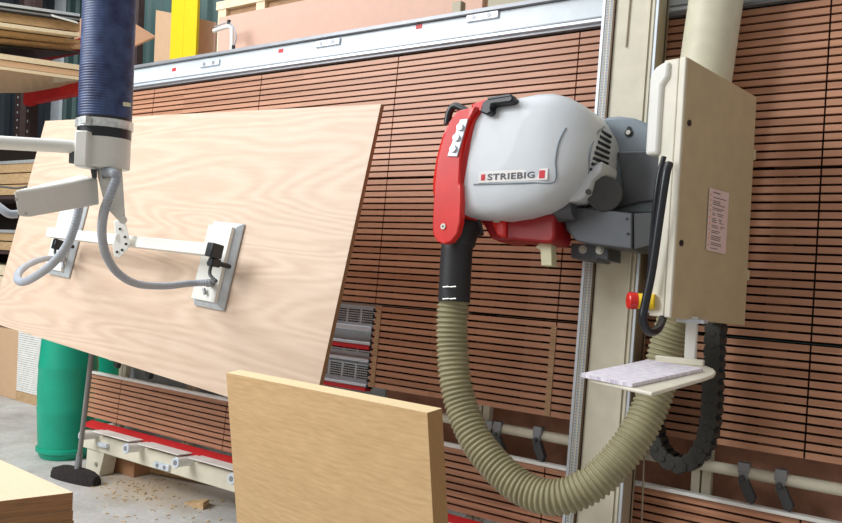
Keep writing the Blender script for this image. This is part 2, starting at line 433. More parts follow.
# lower beam with rollers, red strip and feet
b = B().prism([W(-5.06, .322, .0), W(.95, .322, .0), W(.95, .300, .075), W(-5.06, .300, .075)], Vector((0, 0, -.02)))
obj('red_stop_strip', b, M['redstrip'], saw, bev=.004)
obj('lower_beam', B().box((-5.0, .155, .03), (.95, .266, .12), SAW), M['cream'], saw, bev=.006)
for s0 in (-4.77, -4.28, -3.79, -3.3, -2.81, -2.32, -1.83, -1.34, -.85, -.36, .13):
    b = B().box((s0, .296, .03), (s0+.40, .301, .18), SAW)
    obj('ledge_plate', b, M['white'], saw)
s = -4.807
while s < .9:
    b = B().cyl(W(s, .268, .08), W(s, .268, .235), .029, k=24)
    o = obj('roller', b, M['lifter'], saw, smooth=True)
    q = obj('roller_cap', B().cyl(W(s, .268, .235), W(s, .268, .242), .034, .030, k=24).cyl(W(s, .268, .242), W(s, .268, .244), .016, k=16, mi=1), [M['alu'], M['alugrey']], saw, smooth=True)
    q.parent = o; q.matrix_local = Matrix()
    s += .49
s, t = st(163, 466, .12)
b = B().box((s-.075, t-.02, .115), (s+.075, t+.02, .138), SAW)
for dx in (-.035, .035): b.cyl(W(s+dx, t, .137), W(s+dx, t, .142), .013, mi=1)
obj('twin_coupling', b, [M['alu'], M['alugrey']], saw, bev=.003)
s, t = st(105, 445, .12)
obj('beam_bracket', B().box((s-.05, t-.014, .115), (s+.05, t+.014, .145), SAW), M['alu'], saw, bev=.003)
for s in (-4.83, -3.0, -1.5, .2):
    b = B().prism([W(s-.09, .16, .0), W(s+.11, .16, .0), W(s+.085, -.0, .0)*1, W(s-.075, -.0, .0)], N*.11)
    zmin = min(v.z for v in b.v)
    for v in b.v:
        if v.z < .05: v.z = 0.0
    o = obj('foot', b, M['cream'], saw, bev=.005)
    q = obj('foot_bolt', B().cyl(W(s+.04, .07, .11), W(s+.04, .07, .118), .014), M['steel'], saw); q.parent = o; q.matrix_local = Matrix()
# ------------------------------------------------------------ saw beam (column)
col = thing('saw_beam', 'tall cream vertical carriage beam with rulers standing before the slat grid', 'machine beam', W(-1.2, .1, .1), mx=SAW)
T0, T1 = .12, 3.25
sl, sr = -1.348, -1.092
b = B().box((sl+.06, T0, .105), (sr-.01, T1, .195), SAW)
obj('beam_face', b, M['cream'], col)
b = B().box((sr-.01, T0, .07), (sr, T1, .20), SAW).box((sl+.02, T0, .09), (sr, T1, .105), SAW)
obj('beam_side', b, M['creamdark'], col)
obj('edge_rail', B().box((sl, T0, .10), (sl+.012, T1, .205), SAW).box((sl+.012, T0, .10), (sl+.048, T1, .200), SAW, 1).box((sl+.05, T0, .10), (sl+.058, T1, .206), SAW, 2), [M['alu'], M['cream'], M['bronze']], col)
obj('slide_rail', B().box((sr-.048, T0, .19), (sr-.038, T1, .207), SAW, 1).box((sr-.03, T0, .19), (sr-.02, T1, .204), SAW, 1).box((sr-.012, T0, .19), (sr-.002, T1, .208), SAW), [M['alu'], M['cream']], col)
b = B().box((sl+.018, T0, .2), (sl+.027, T1, .2015), SAW).box((sl+.034, T0, .2), (sl+.043, T1, .2015), SAW)
rs = obj('ruler_strip', b, M['ruler'], col)
b = B(); t = .3; k = 0
while t < 3.2:
    for x in (sl+.020, sl+.036):
        b.box((x, t, .2015), (x+.004, t+.004, .202), SAW, 1 if k % 10 == 0 else 0)
    t += .0125; k += 1
o = obj('ruler_mark', b, [M['ink'], M['redstrip']], col); o['kind'] = 'stuff'; o.parent = rs; o.matrix_local = Matrix()
s, t = st(626, 47, .2)
obj('thin_rod', B().cyl(W(s, t, .2), W(s+.006, 3.2, .2), .0035, k=8), M['creamdark'], col)
# ------------------------------------------------------------ saw head
def se(c, e): return math.copysign(abs(c)**e, c)
def section(top, bot, nlo, nhi, bulge=0, ex=.38, k=36, grow=0, nn=.5):
    nn = nn if isinstance(nn, tuple) else (nn, nn)
    (s1, t1), (s0, t0) = st(*top, nn[0]), st(*bot, nn[1])
    ring = []
    for i in range(k):
        th = 2*math.pi*i/k; u, v = se(math.cos(th), ex), se(math.sin(th), ex)
        f = (v+1)/2
        s = s0+(s1-s0)*f - bulge*(1-v*v); t = t0+(t1-t0)*f + grow*v
        ring.append(W(s, t, (nlo+nhi)/2 + u*((nhi-nlo)/2+grow)))
    return ring
head = thing('saw_head', 'silver and red motor saw head with logo plate mounted on the cream beam', 'saw head', W(-1.5, 1.6, .5), mx=Matrix.Translation(W(-1.5, 1.6, .5)) @ SAW.to_3x3().to_4x4())
HN0, HN1 = .30, .70
hood = B().loft([section((484, 106), (461, 215), HN0, HN1, .038, .28, nn=.69),
                 section((500, 99), (478, 217), HN0, HN1, .030, .30, nn=.68),
                 section((522, 96), (502, 218.5), HN0, HN1, .022, .32, nn=.65),
                 section((545, 96), (530, 218), HN0, HN1, .010, .42, nn=.58),
                 section((563, 98.5), (552, 215), HN0, HN1, .0, .44, nn=.53),
                 section((580, 104.5), (570, 210), HN0+.01, HN1-.01, -.008, .46, nn=.48),
                 section((595, 113), (584, 203), HN0+.015, HN1-.035, -.012, .48, nn=.44),
                 section((605, 121), (597, 192), HN0+.02, HN1-.07, -.018, .5, nn=.40),
                 section((612, 133), (609, 177), HN0+.03, HN1-.12, -.018, .6, nn=.38)])
obj('hood', hood, M['silver'], head, smooth=True, bev=0)
hb = tobvh(hood)
band = B().loft([section((455, 110), (434.5, 210), HN0+.02, HN1-.02, .030, .5, nn=.66),
               section((460, 105), (437, 214), HN0-.01, HN1+.002, .036, .42, nn=.69),
               section((478, 103.5), (457, 216), HN0-.01, HN1+.004, .036, .42, grow=.004, nn=.69),
               section((484, 103.5), (462, 216), HN0-.01, HN1+.004, .038, .42, grow=.004, nn=.69)])
guard = obj('red_guard', band, M['red'], head, smooth=True)
bb_ = tobvh(band)
rim = B().loft([section((475, 103.5), (453, 210), HN0-.01, HN1+.004, .038, .42, grow=.010, nn=.69),
                section((485.5, 102.5), (463.5, 210), HN0-.01, HN1+.004, .038, .42, grow=.010, nn=.69)])
obj('guard_rim', rim, M['red'], head, smooth=True, bev=.003, bevang=60)
# flat red arm with the rounded foot
arm_px = [(461, 184), (461, 200), (460, 222), (457, 234), (451, 241.5), (444, 244), (437, 241.5), (433, 235), (432.3, 225), (433.2, 205), (434.4, 182), (437, 160), (442, 140), (449, 122), (457, 110.5), (476, 106), (468, 122), (463, 140), (460, 160), (459, 183)]
b = B().sprism([st(x, y, .728) for x, y in arm_px], .69, .728)
arm = obj('guard_arm', b, M['red'], head, bev=.006)
p = sw(443.5, 226.5, .728)
obj('arm_screw', B().cyl(p, p+N*.005, .012, k=20).cyl(p+N*.005, p+N*.006, .005, k=6, mi=1), [M['steel'], M['black']], head, smooth=True)
# knob plate on the guard
q = [sw(x, y, .729) for x, y in ((460.6, 119.8), (468.5, 119), (457.7, 156.9), (447.8, 156.4))]
b = B().prism(q, N*.006); kp = obj('knob_plate', b, M['alu'], head, bev=.002)
for x, y in ((460.7, 127.5), (457, 138), (453.8, 149)):
    p = sw(x, y, .735)
    o = obj('knob', B().cyl(p, p+N*.012, .0165, .014, k=22), M['knob'], head, smooth=True)
    o.parent = kp; o.matrix_local = Matrix()
# handles
n_ = .68
b = B().sweep([sw(447, 124, n_), sw(449, 114, n_), sw(452, 108, n_), sw(456, 106, n_), sw(461, 108, n_), sw(468, 112, n_)], .0155, 12)
obj('lever_handle', b, M['black'], head, smooth=True)
n_ = .715
b = B().sprism([st(x, y, n_) for x, y in ((482, 113), (485, 103), (489, 100.5), (513, 96.5), (515.5, 98), (514.5, 102), (512, 103.5), (494, 105.5), (493, 109), (494, 113), (489, 116))], n_-.04, n_+.02)
obj('grip_handle', b, M['black'], head, bev=.006)
b = B().sprism([st(x, y, n_) for x, y in ((490, 101), (513, 97.5), (513, 95), (490, 98.5))], n_-.035, n_+.021)
obj('grip_top', b, M['grey'], head, bev=.003)
obj('handle_shoe', B().sprism([st(x, y, .6) for x, y in ((470, 104), (484, 99), (512, 98), (509, 103), (498, 110), (474, 112))], .5, .6), M['red'], head, bev=.008)
# logo plate
def onhood(px, py, off): return hit(hb, px, py, off)
c0, c1, c2, c3 = [onhood(x, y, .003)[0] for x, y in ((479, 172.5), (548, 168.5), (548.5, 180), (479.5, 183.5))]
ex = (c1-c0).normalized(); nn = ex.cross(c0-c3).normalized()
if nn.dot(EYE-c0) < 0: nn = -nn
ey = nn.cross(ex)
wid = (c1-c0).length; hei = (c0-c3).length
LM = basis(ex, ey, nn, (c0+c1+c2+c3)/4)
b = B().box((-wid/2, -hei/2, -.004), (wid/2, hei/2, .003), LM)
lp = obj('logo_plate', b, M['signplate'], head, bev=.002)
sq = B().box((-wid/2+.012, -hei*.27, .003), (-wid/2+.012+hei*.4, hei*.27, .0042), LM).box((wid/2-.012-hei*.52, -hei*.34, .003), (wid/2-.012, hei*.34, .0042), LM)
o = obj('red_square', sq, M['signred'], head); o.parent = lp; o.matrix_local = Matrix()
cu = bpy.data.curves.new('lettering', 'FONT'); cu.body = 'STRIEBIG'; cu.size = .052; cu.align_x = 'CENTER'; cu.align_y = 'CENTER'; cu.extrude = .0008; cu.space_character = 1.12
cu.offset = .0012
tmp = bpy.data.objects.new('tmp_lettering', cu); C.objects.link(tmp)
dg = bpy.context.evaluated_depsgraph_get(); tme = bpy.data.meshes.new_from_object(tmp.evaluated_get(dg))
bpy.data.objects.remove(tmp)
xs = [v.co.x for v in tme.vertices]; ys = [v.co.y for v in tme.vertices]
kx = (wid-.012*2-hei*.92-.03)/(max(xs)-min(xs)); ky = hei*.56/(max(ys)-min(ys)); mxx = (min(xs)+max(xs))/2; myy = (min(ys)+max(ys))/2
b = B().add([LM @ Vector(((v.co.x-mxx)*kx-.006, (v.co.y-myy)*ky, .004+v.co.z)) for v in tme.vertices], [list(p.vertices) for p in tme.polygons])
o = obj('lettering', b, M['signgrey'], head); o.parent = lp; o.matrix_local = Matrix()
# embossed outline on the hood
b = B(); pts = [(474, 184.5), (500, 183.8), (530, 182.8), (554, 181.5), (555.5, 160), (558, 145), (562, 135), (566, 128)]
b.sweep([onhood(x, y, .0015)[0] for x, y in pts], .0035, 8, 6)
obj('embossed_line', b, M['carrier'], head, smooth=True)
# vent field
for i in range(8):
    y = 134+i*5.4; xa, xb = (603-i*1.3, 611.5-i*.1) if i < 3 else (597-(i-3)*1.6, 611-(i-3)*1.1)
    xa = 601-i*1.6; xb = 611-i*.6
    h = [onhood(xa+(xb-xa)*f, y-3+f*6-0, .001) for f in (0, .25, .5, .75, .95)]
    h = [q[0] for q in h if q]
    if len(h) > 1:
        obj('vent_slot', B().sweep(h, .0065, 8, 3), M['black'], head, smooth=True)
b = B().sweep([q[0] for q in [onhood(x, y, .001) for x, y in ((588, 178), (589, 160), (592, 145), (598, 132), (604, 127))] if q], .0035, 8, 6)
obj('vent_outline', b, M['carrier'], head, smooth=True)
# rear skirt with screw
b = B().sprism([st(x, y, .45) for x, y in ((572, 207), (583, 188), (592, 176), (612, 166), (611, 177), (602, 185), (598, 198), (590, 205))], .38, .56)
obj('hood_skirt', b, M['silver'], head, bev=.012, seg=3)
p = sw(588.5, 192, .56); obj('skirt_screw', B().cyl(p-N*.005, p+N*.005, .011, k=12), M['darkgrey'], head)
# motor, carrier, bracket
b = B().cyl(sw(605, 194, .50), sw(605, 194, .28), .070, k=32)
obj('motor_can', b, M['darkgrey'], head, smooth=True, bev=.006)
cp = [(604, 117), (618, 115.5), (634, 117.5), (650, 124), (662, 132), (668, 145), (668, 215), (606, 213), (603, 206), (612, 200), (615, 190), (610, 180), (600, 170), (596, 130)]
b = B().sprism([st(x, y, .33) for x, y in cp], .21, .33)
obj('carrier_plate', b, M['carrier'], head, bev=.016, seg=4)
b = B().sprism([st(x, y, .335) for x, y in ((618, 152), (668, 150), (668, 200), (640, 203), (622, 208), (612, 210), (620, 200), (623, 185))], .33, .345)
obj('carrier_shade', b, M['grey'], head, bev=.01, seg=3)  # shadow over the lower carrier, put in as a darker grey plate
p = sw(629, 133, .33)
b = B().cyl(p, p+N*.006, .017, k=16).cyl(p+V*.018, p+V*.018+N*.006, .009, k=12).cyl(p+N*.006, p+N*.012, .010, k=12, mi=1)
obj('key_hole', b, [M['black'], M['steel']], head)
b = B().sprism([st(x, y, .48) for x, y in ((562, 211), (566, 230), (576, 241), (590, 244), (632, 249.5), (632, 213), (596, 208.5), (575, 207))], .30, .48)
obj('bracket_box', b, M['grey'], head, bev=.006)
b = B().sprism([st(x, y, .48) for x, y in ((632.5, 249.5), (652, 245), (653, 212), (632.5, 213))], .30, .47)
obj('bracket_end', b, M['darkgrey'], head, bev=.004)
for x, y in ((627, 219), (628, 234)):
    p = sw(x, y, .48); obj('bracket_hole', B().cyl(p, p+N*.002, .006, k=12), M['black'], head)
b = B().sprism([st(x, y, .36) for x, y in ((571, 243), (571, 258), (596, 261), (598, 258), (608, 260), (608, 246))], .21, .36)
mp_ = obj('mounting_plate', b, M['grey'], head, bev=.003)
for x, y in ((583, 249.5), (600, 250)):
    p = sw(x, y, .36); o = obj('mounting_bolt', B().cyl(p, p+N*.012, .012, k=6).cyl(p, p+N*.004, .018, k=16), M['steel'], head); o.parent = mp_; o.matrix_local = Matrix()
b = B().sprism([st(x, y, .55) for x, y in ((478, 214), (490, 238), (500, 242), (512, 240), (543, 243), (552, 243), (555, 236), (554, 214))], .38, .55)
obj('blade_cover', b, M['darkred'], head, bev=.012, seg=3)
b = B().sprism([st(x, y, .56) for x, y in ((489, 217), (506, 217), (506, 238), (497, 236))], .5, .568)
obj('cover_boss', b, M['red'], head, bev=.01)
obj('cover_tab', B().sprism([st(x, y, .575) for x, y in ((493, 217), (500, 217), (500, 222.5), (493, 222.5))], .56, .58), M['steel'], head, bev=.002)
b = B().sprism([st(x, y, .5) for x, y in ((540, 242), (551, 242), (552, 266), (541, 265.5), (540, 250), (535, 247))], .45, .5)
obj('blade_flap', b, M['flap'], head, bev=.004)
b = B().cyl(sw(556, 212, .5), sw(575, 209, .5), .045, k=24)
obj('axle_housing', b, M['grey'], head, smooth=True)
# black suction elbow
b = B().sweep([sw(478, 219, .5), sw(470, 222, .52), sw(462, 230, .56), sw(457.5, 245, .58), sw(456, 262, .58), sw(454, 302, .58)], lambda L: .075 if L < .16 else .068, 28, 8)
elb = obj('suction_elbow', b, M['rubber'], head, smooth=True)
for y in (287, 299):
    for x0 in (443, 450):
        p = sw(x0, y, .66); q = sw(x0+6, y-.4, .66)
        o = obj('hose_clip', B().cyl(p, q, .003, k=8), M['steel'], head); o.parent = elb; o.matrix_local = Matrix()
# ------------------------------------------------------------ corrugated hose
hp = [at(454, 300, 3.335), at(452.5, 318, 3.33), at(452.5, 345, 3.32), at(455, 378, 3.29), at(462, 408, 3.25), at(476, 440, 3.18), at(498, 468, 3.10), at(524, 489, 3.02),
      at(555, 497.5, 2.95), at(585, 488, 2.92), at(612, 466, 2.92), at(636, 435, 2.94), at(652, 402, 2.97), at(662, 368, 3.0), at(669, 340, 3.0), at(676, 319, 2.98)]
# keep the hose inside the gap in front of the beam
rib = .0205
def hr(L):
    x = (L % rib)/rib
    return .0605 + .0085*(math.sin(math.pi*min(1, x/.72))**.6 if x < .72 else 0)
hose = B().sweep(hp, hr, 28, 64)
ho = obj('suction_hose', hose, M['hosec'], smooth=True)
tag(ho, 'beige corrugated suction hose looping below the silver saw head', 'hose')
# ------------------------------------------------------------ dust duct
dc0, dc1 = (-.885, 1.55), (-.885, 3.4)
b = B().cyl(W(-.955, 1.5, .165), W(-.82, 3.4, .165), .108, k=40)
tag(obj('dust_duct', b, M['duct'], smooth=True), 'smooth cream extraction duct rising behind the control cabinet', 'duct')
# ------------------------------------------------------------ control cabinet
a0, a1 = at(688, 57, 2.75), at(672, 318, 2.75)
d0, d1 = at(757, 97, 3.07), at(745, 326, 3.07)
back = ((d1-a1)); back_h = back.normalized()
up = (a0-a1).normalized()
side_n = back_h.cross(up); 
if side_n.x < 0: side_n = -side_n
wv = -side_n*.09                                     # width toward the left
cab = thing('control_cabinet', 'cream control cabinet with slanted top and warning label beside the beam', 'control cabinet', a1, mx=basis(side_n, -side_n.cross(up), up, a1) if False else Matrix.Translation(a1))
b = B().prism([a0, a1, d1, d0], wv)
obj('cabinet_body', b, M['cabinet'], cab, bev=.004)
cb = tobvh(b)
# front strip (door edge) and rounded cover
fn = side_n.cross(up)
if fn.dot(EYE-a0) < 0: fn = -fn
Hc = (a0-a1).length
CM = basis(-side_n, up, fn, a1)                       # x to the left, y up, z toward the operator
b = B().box((.0, 0, 0), (.026, Hc, .012), CM)
obj('door_edge', b, M['cabfront'], cab, bev=.004)
obj('door_edge', B().box((.029, 0, 0), (.09, Hc+.0, .009), CM), M['cabfront'], cab, bev=.004)
ys = Hc*.63
prof = [(.083, ys), (.138, ys), (.138, Hc*.93)] + [(.138-.065*(1-math.cos(a)), Hc*.93+.055*math.sin(a)) for a in (R(25), R(50), R(75), R(90))] + [(.06, Hc*.93+.055), (.06, Hc*.93), (.083, Hc*.9)]
b = B().prism([CM @ Vector((x, y, -.06)) for x, y in prof], fn*.085)
obj('rounded_cover', b, M['lifter'], cab, bev=.012, seg=3)
for x, y in ((689, 123), (681, 243)):
    p, n = hit(cb, x, y, 0); o = obj('lock', B().cyl(p-n*.002, p+n*.004, .011, k=20), M['black'], cab, smooth=True)
for y in (155, 275):
    p = a0.lerp(d0, 1).lerp(d1, (y-97)/229); b = B().cyl(p-up*.02, p+up*.02, .007, k=10)
    obj('hinge', b, M['cabinet'], cab)
# warning label sheet
L0, L1, L2, L3 = [hit(cb, x, y, .0015)[0] for x, y in ((709, 187.5), (728.5, 193), (725, 254.5), (705.5, 250))]
nn = (L1-L0).cross(L3-L0).normalized()
if nn.dot(side_n) < 0: nn = -nn
b = B().prism([L0, L1, L2, L3], nn*.001)
sheet = obj('warning_label', b, M['taglabel'], cab)
b = B(); rows_ = [(.05, .5, 1)]; f = .13
rr = random.Random(2)
while f < .96:
    rows_.append((f, rr.uniform(.5, .95), 0)); f += .028
def LP(u, v): return (L0.lerp(L1, u)).lerp(L3.lerp(L2, u), v) + nn*.0012
for (v, w, big) in rows_:
    h = .012 if not big else .016
    if int(v*100) % 4 == 3 and not big: continue
    b.add([LP(.2, v), LP(.2+w*.72, v), LP(.2+w*.72, v+h), LP(.2, v+h)], [(0, 1, 2, 3)])
o = obj('printed_lines', b, M['ink'], cab); o.parent = sheet; o.matrix_local = Matrix()
b = B()
for v in (.12, .2, .28, .36, .47, .58, .66, .74, .81, .92):
    b.add([LP(.04, v), LP(.14, v), LP(.09, v-.028)], [(0, 1, 2)])
o = obj('warning_triangle', b, M['orange'], cab); o.parent = sheet; o.matrix_local = Matrix()
# emergency stop
p = at(641, 301, 2.82); ax = (at(628, 300.5, 2.82)-p).normalized()
b = B().cyl(p+Vector((.05, 0, 0)), p+ax*.012, .028, k=28)
es = obj('emergency_stop', b, M['yellow'], cab, smooth=True)
o = obj('stop_button', B().lathe(p, ax, [(.016, .01), (.027, .014), (.031, .018), (.031, .044), (.027, .048), (0, .048)], 28), M['red'], cab, smooth=True); o.parent = es; o.matrix_local = Matrix()
obj('stop_bracket', B().box((.09, .01, -.03), (.105, .12, .01), CM), M['alu'], cab)
# black cable loop at the cabinet's left
b = B().sweep([at(669, 164, 2.66), at(666, 175, 2.64), at(660, 215, 2.64), at(652, 270, 2.64), at(645, 305, 2.64), at(643, 320, 2.64), at(648, 331, 2.66), at(657, 330, 2.70), at(663, 318, 2.78), at(666, 300, 2.82)], .0145, 14)
b.sweep([at(664, 157, 2.74), at(659, 175, 2.73), at(655, 205, 2.73), at(652, 240, 2.75), at(648, 290, 2.77)], .009, 12)
obj('cable_loop', b, M['black'], cab, smooth=True)
# tray on its post
tz = 1.25
pt = at(692, 322, 2.84)
b = B().box((-.02, -.012, tz), (.02, .012, pt.z+.02), Matrix.Translation((pt.x, pt.y, 0)))
obj('tray_post', b, M['lifter'], cab, bev=.004)
b = B().box((-.05, -.03, pt.z-.002), (.05, .03, pt.z+.012), Matrix.Translation((pt.x, pt.y, 0)))
obj('post_flange', b, M['alu'], cab, bev=.003)
tp = [(590, 378.5), (646, 364), (668, 360.5), (706, 365.5), (713.5, 368.5), (716, 371.5), (714, 374.5), (706, 377.5), (652, 392.5)]
b = B().prism([fl(x, y, tz) for x, y in tp], Vector((0, 0, -.012)))
tray = obj('tray', b, M['cabfront'], cab, bev=.004)
r0, r1 = fl(655, 361.5, tz), fl(703, 366.5, tz)
obj('tray_rail', B().prism([r0, r1, r1+Vector((0, .02, 0)), r0+Vector((0, .02, 0))], Vector((0, 0, .022))), M['cabfront'], cab, bev=.003)
b = B().cyl(fl(601, 380, tz-.018), fl(594, 379, tz-.018), .012, k=16); obj('tray_knob', b, M['darkgrey'], cab)
def padm():
    m, nt, bs = newmat('printed_pad'); tc = nt.nodes.new('ShaderNodeTexCoord')
    mp = nt.nodes.new('ShaderNodeMapping'); mp.inputs['Scale'].default_value = (34, 130, 1); mp.inputs['Rotation'].default_value = (0, 0, R(-35))
    n1 = nt.nodes.new('ShaderNodeTexNoise'); n1.inputs['Scale'].default_value = 1; n1.inputs['Detail'].default_value = 3
    nt.links.new(tc.outputs['Object'], mp.inputs[0]); nt.links.new(mp.outputs[0], n1.inputs['Vector'])
    cr = nt.nodes.new('ShaderNodeValToRGB'); e = cr.color_ramp.elements; e[0].position = .38; e[0].color = (*lin((196, 190, 206)), 1); e[1].position = .56; e[1].color = (*lin((234, 230, 238)), 1)
    nt.links.new(n1.outputs['Fac'], cr.inputs[0]); nt.links.new(cr.outputs[0], bs.inputs['Base Color']); bs.inputs['Roughness'].default_value = .8; return m
pz = tz+.001
b = B().prism([fl(x, y, pz) for x, y in ((580.5, 377), (648, 362.5), (703, 371.5), (632, 387.5))], Vector((0, 0, .011)))
tag(obj('paper_pad', b, padm()), 'pad of printed white paper lying on the cream tray', 'paper pad')
# ------------------------------------------------------------ energy chain
ch = thing('energy_chain', 'dark plastic cable chain hanging in a loop right of the suction hose', 'cable chain', W(-.85, .75, .16), mx=Matrix.Translation(W(-.85, .75, .16)) @ SAW.to_3x3().to_4x4())
pc = [(719, 300), (716, 330), (714, 370), (712, 410), (708, 436), (699, 456), (684, 465), (668, 459), (658, 445), (654, 425), (655, 400), (658, 370), (660, 345)]
P0 = [Vector(st(x, y, .15)) for x, y in pc]
CP = resample(spline([Vector((a[0], a[1], 0)) for a in P0], 30), .046)
def frame2(i):
    t = (CP[min(i+1, len(CP)-1)]-CP[max(i-1, 0)]).normalized(); return t, Vector((t.y, -t.x, 0))
for i in range(len(CP)-1):
    t, r = frame2(i); c = (CP[i]+CP[i+1])/2
    b = B()
    for n0, n1 in ((.19, .202), (.098, .11)):
        pts = [c-t*.027-r*.019, c-t*.019-r*.030, c+t*.019-r*.030, c+t*.027-r*.019, c+t*.027+r*.019, c+t*.019+r*.030, c-t*.019+r*.030, c-t*.027+r*.019]
        b.sprism([(q.x, q.y) for q in pts], n0+(.002 if i % 2 else 0), n1+(.002 if i % 2 else 0))
    if True:
        for sg in (-1, 1):
            pts = [c-t*.010+r*sg*.028, c+t*.010+r*sg*.028, c+t*.010+r*sg*.033, c-t*.010+r*sg*.033]
            b.sprism([(q.x, q.y) for q in pts], .10, .20)
    b.cyl(W(CP[i].x, CP[i].y, .204), W(CP[i].x, CP[i].y, .207), .012, k=14)
    obj('chain_link', b, M['chain'], ch, bev=.0015)
for off, m, n in ((.012, 'cyel', .175), (.004, 'cblue', .16), (-.006, 'cred', .145), (.012, 'black', .125), (-.010, 'black', .17)):
    b = B().sweep([W(*(CP[i]+frame2(i)[1]*off)[:2], n) for i in range(0, len(CP))], .0065, 8, 4)
    obj('cable', b, M[m], ch, smooth=True)
# thin cord hanging by the hose
b = B().sweep([W(-1.0, 2.9, .1), W(-1.0, 2.4, .1), W(-1.005, 1.9, .1)], .004, 8)
tag(obj('thin_cord', b, M['creamdark'], smooth=True), 'thin cream cord hanging between the beam and the extraction duct', 'cord')
b = B().sweep([sw(645, 415, .06), sw(643.5, 470, .06), sw(641, 540, .06)], .004, 8)
tag(obj('thin_cord', b, M['creamdark'], smooth=True), 'thin cream cord hanging under the corrugated hose at the beam foot', 'cord')
# ------------------------------------------------------------ held veneered board
def camdir(c): c = Vector(c); return Vector((c.dot(CX), c.dot(CY), c.dot(CZ)))
ca = Vector((-973, 110.5, -782)).normalized(); cbv = Vector((1262, 6297, -782)); cbv = (cbv-ca*ca.dot(cbv)).normalized()
HA, HB = -camdir(ca), camdir(cbv); HNn = HA.cross(HB)     # HA points right, normal toward the camera
HO = at(381, 104, 3.4)
HM = basis(HA, HB, HNn, HO)
b = B().box((-3.063, -1.393, -.022), (0, 0, 0), HM)
for i, f in enumerate(b.f):
    vs = [b.v[k] for k in f]; n = (vs[1]-vs[0]).cross(vs[2]-vs[0]).normalized()
    b.m[i] = 0 if abs(n.dot(HNn)) > .9 else 1
tag(obj('veneered_board', b, [M['veneer'], M['venedge']], mx=HM), 'large pale oak veneered board hanging tilted from the white vacuum lifter', 'board')
def held(px, py, off=0):
    r = ray(px, py); k = ((HO-EYE).dot(HNn)+off)/r.dot(HNn); return EYE+r*k
# ------------------------------------------------------------ vacuum lifter
tubec = at(105, 122, 2.75)
lift = thing('vacuum_lifter', 'blue tube vacuum lifter with white arms and two suction pads on the board', 'vacuum lifter', tubec)
def vt(z): return Vector((tubec.x, tubec.y, z))
r_ = .0885
prof = [(r_, -.03)]; z = 0
H = 1.75
Ztop = tubec.z+H
zz = 0
while zz < H:
    rr_ = r_ + (.0014 if zz < .18 else .0003)
    prof += [(r_-.0005, zz), (rr_, zz+.003), (rr_, zz+.006), (r_-.0005, zz+.0085)]; zz += .009
b = B().lathe(vt(tubec.z+.01), (0, 0, 1), prof, 48)
obj('lift_tube', b, M['blue'], lift, smooth=True)
obj('tube_cuff', B().lathe(vt(tubec.z-.062), (0, 0, 1), [(r_-.004, 0), (r_+.001, .002), (r_+.001, .075), (r_-.004, .077)], 48), M['black'], lift, smooth=True)
b = B().lathe(vt(tubec.z-.028), (0, 0, 1), [(r_, 0), (r_+.007, .001), (r_+.007, .030), (r_, .031)], 48)
b.box((.02, -r_-.02, -.024), (.055, -r_, -.0), Matrix.Translation(vt(tubec.z)))
obj('tube_clamp', b, M['clamp'], lift, smooth=True)
obj('tube_tag', B().prism([at(123.5, 102, 2.665), at(131, 103, 2.68), at(131, 107, 2.68), at(123.5, 106, 2.665)], Vector((0, -.002, 0))), M['flap'], lift)
b = B().lathe(vt(tubec.z-.165), (0, 0, 1), [(0, 0), (r_-.004, 0), (r_, .004), (r_, .108), (r_-.004, .112), (0, .112)], 48)
obj('swivel_housing', b, M['lifter'], lift, smooth=True)
# clamp lug and horizontal white arm to the left
la = at(88, 150, 2.68); lz = la
b = B().box((-.025, -.05, -.062), (.02, .04, .06), Matrix.Translation(la) @ Matrix.Rotation(R(33), 4, 'Z'))
obj('housing_lug', b, M['lifter'], lift, bev=.006)
b = B().cyl(at(77, 147, 2.66), at(-70, 138.5, 2.50), .0225, k=24)
obj('guide_arm', b, M['lifter'], lift, smooth=True)
b = B().box((-.02, -.02, -.02), (.02, .02, .02), Matrix.Translation(at(77, 158, 2.66)))
obj('lug_bolt', b, M['darkgrey'], lift, bev=.005)
# control box arm (tapering box, lower end towards the operator)
e0 = [at(14, 193, 2.36), at(27, 185, 2.44) , at(28, 217.5, 2.44), at(18, 217, 2.36)]
A0 = [at(18.5, 188, 2.40), at(14, 193.5, 2.40), at(18, 217.5, 2.40), at(28, 218.5, 2.46), at(24, 191, 2.46)]
f0 = [at(13.5, 192, 2.38), at(22.5, 188.5, 2.44), at(29, 190, 2.46), at(30, 218.5, 2.46), at(18, 217, 2.38)]
f1 = [at(96, 179.5, 2.74), at(101, 177.5, 2.8), at(108, 178, 2.82), at(106, 203, 2.82), at(98, 205, 2.74)]
f0 = [at(13, 190.5, 2.36), at(26.5, 187, 2.42), at(30.5, 217.5, 2.42), at(17, 217.2, 2.36)]
dv = at(96, 176, 2.70)-at(20, 188, 2.38)
ff = [p for p in f0]
b = B()
fr = [at(13, 190.5, 2.36), at(28.5, 189.5, 2.40), at(31, 217.8, 2.40), at(17.5, 217.2, 2.36)]
bk = [at(80, 174.5, 2.80), at(98, 178, 2.74), at(100, 205, 2.74), at(86, 200, 2.80)]
b.loft([fr, bk])
box_ = obj('control_box', b, M['lifter'], lift, bev=.008, seg=3)
for x, y in ((16.5, 199.5), (26, 213.5)):
    p = at(x, y, 2.355); o = obj('box_screw', B().cyl(p, p+(EYE-p).normalized()*.012, .005, k=10), M['steel'], lift); o.parent = box_; o.matrix_local = Matrix()
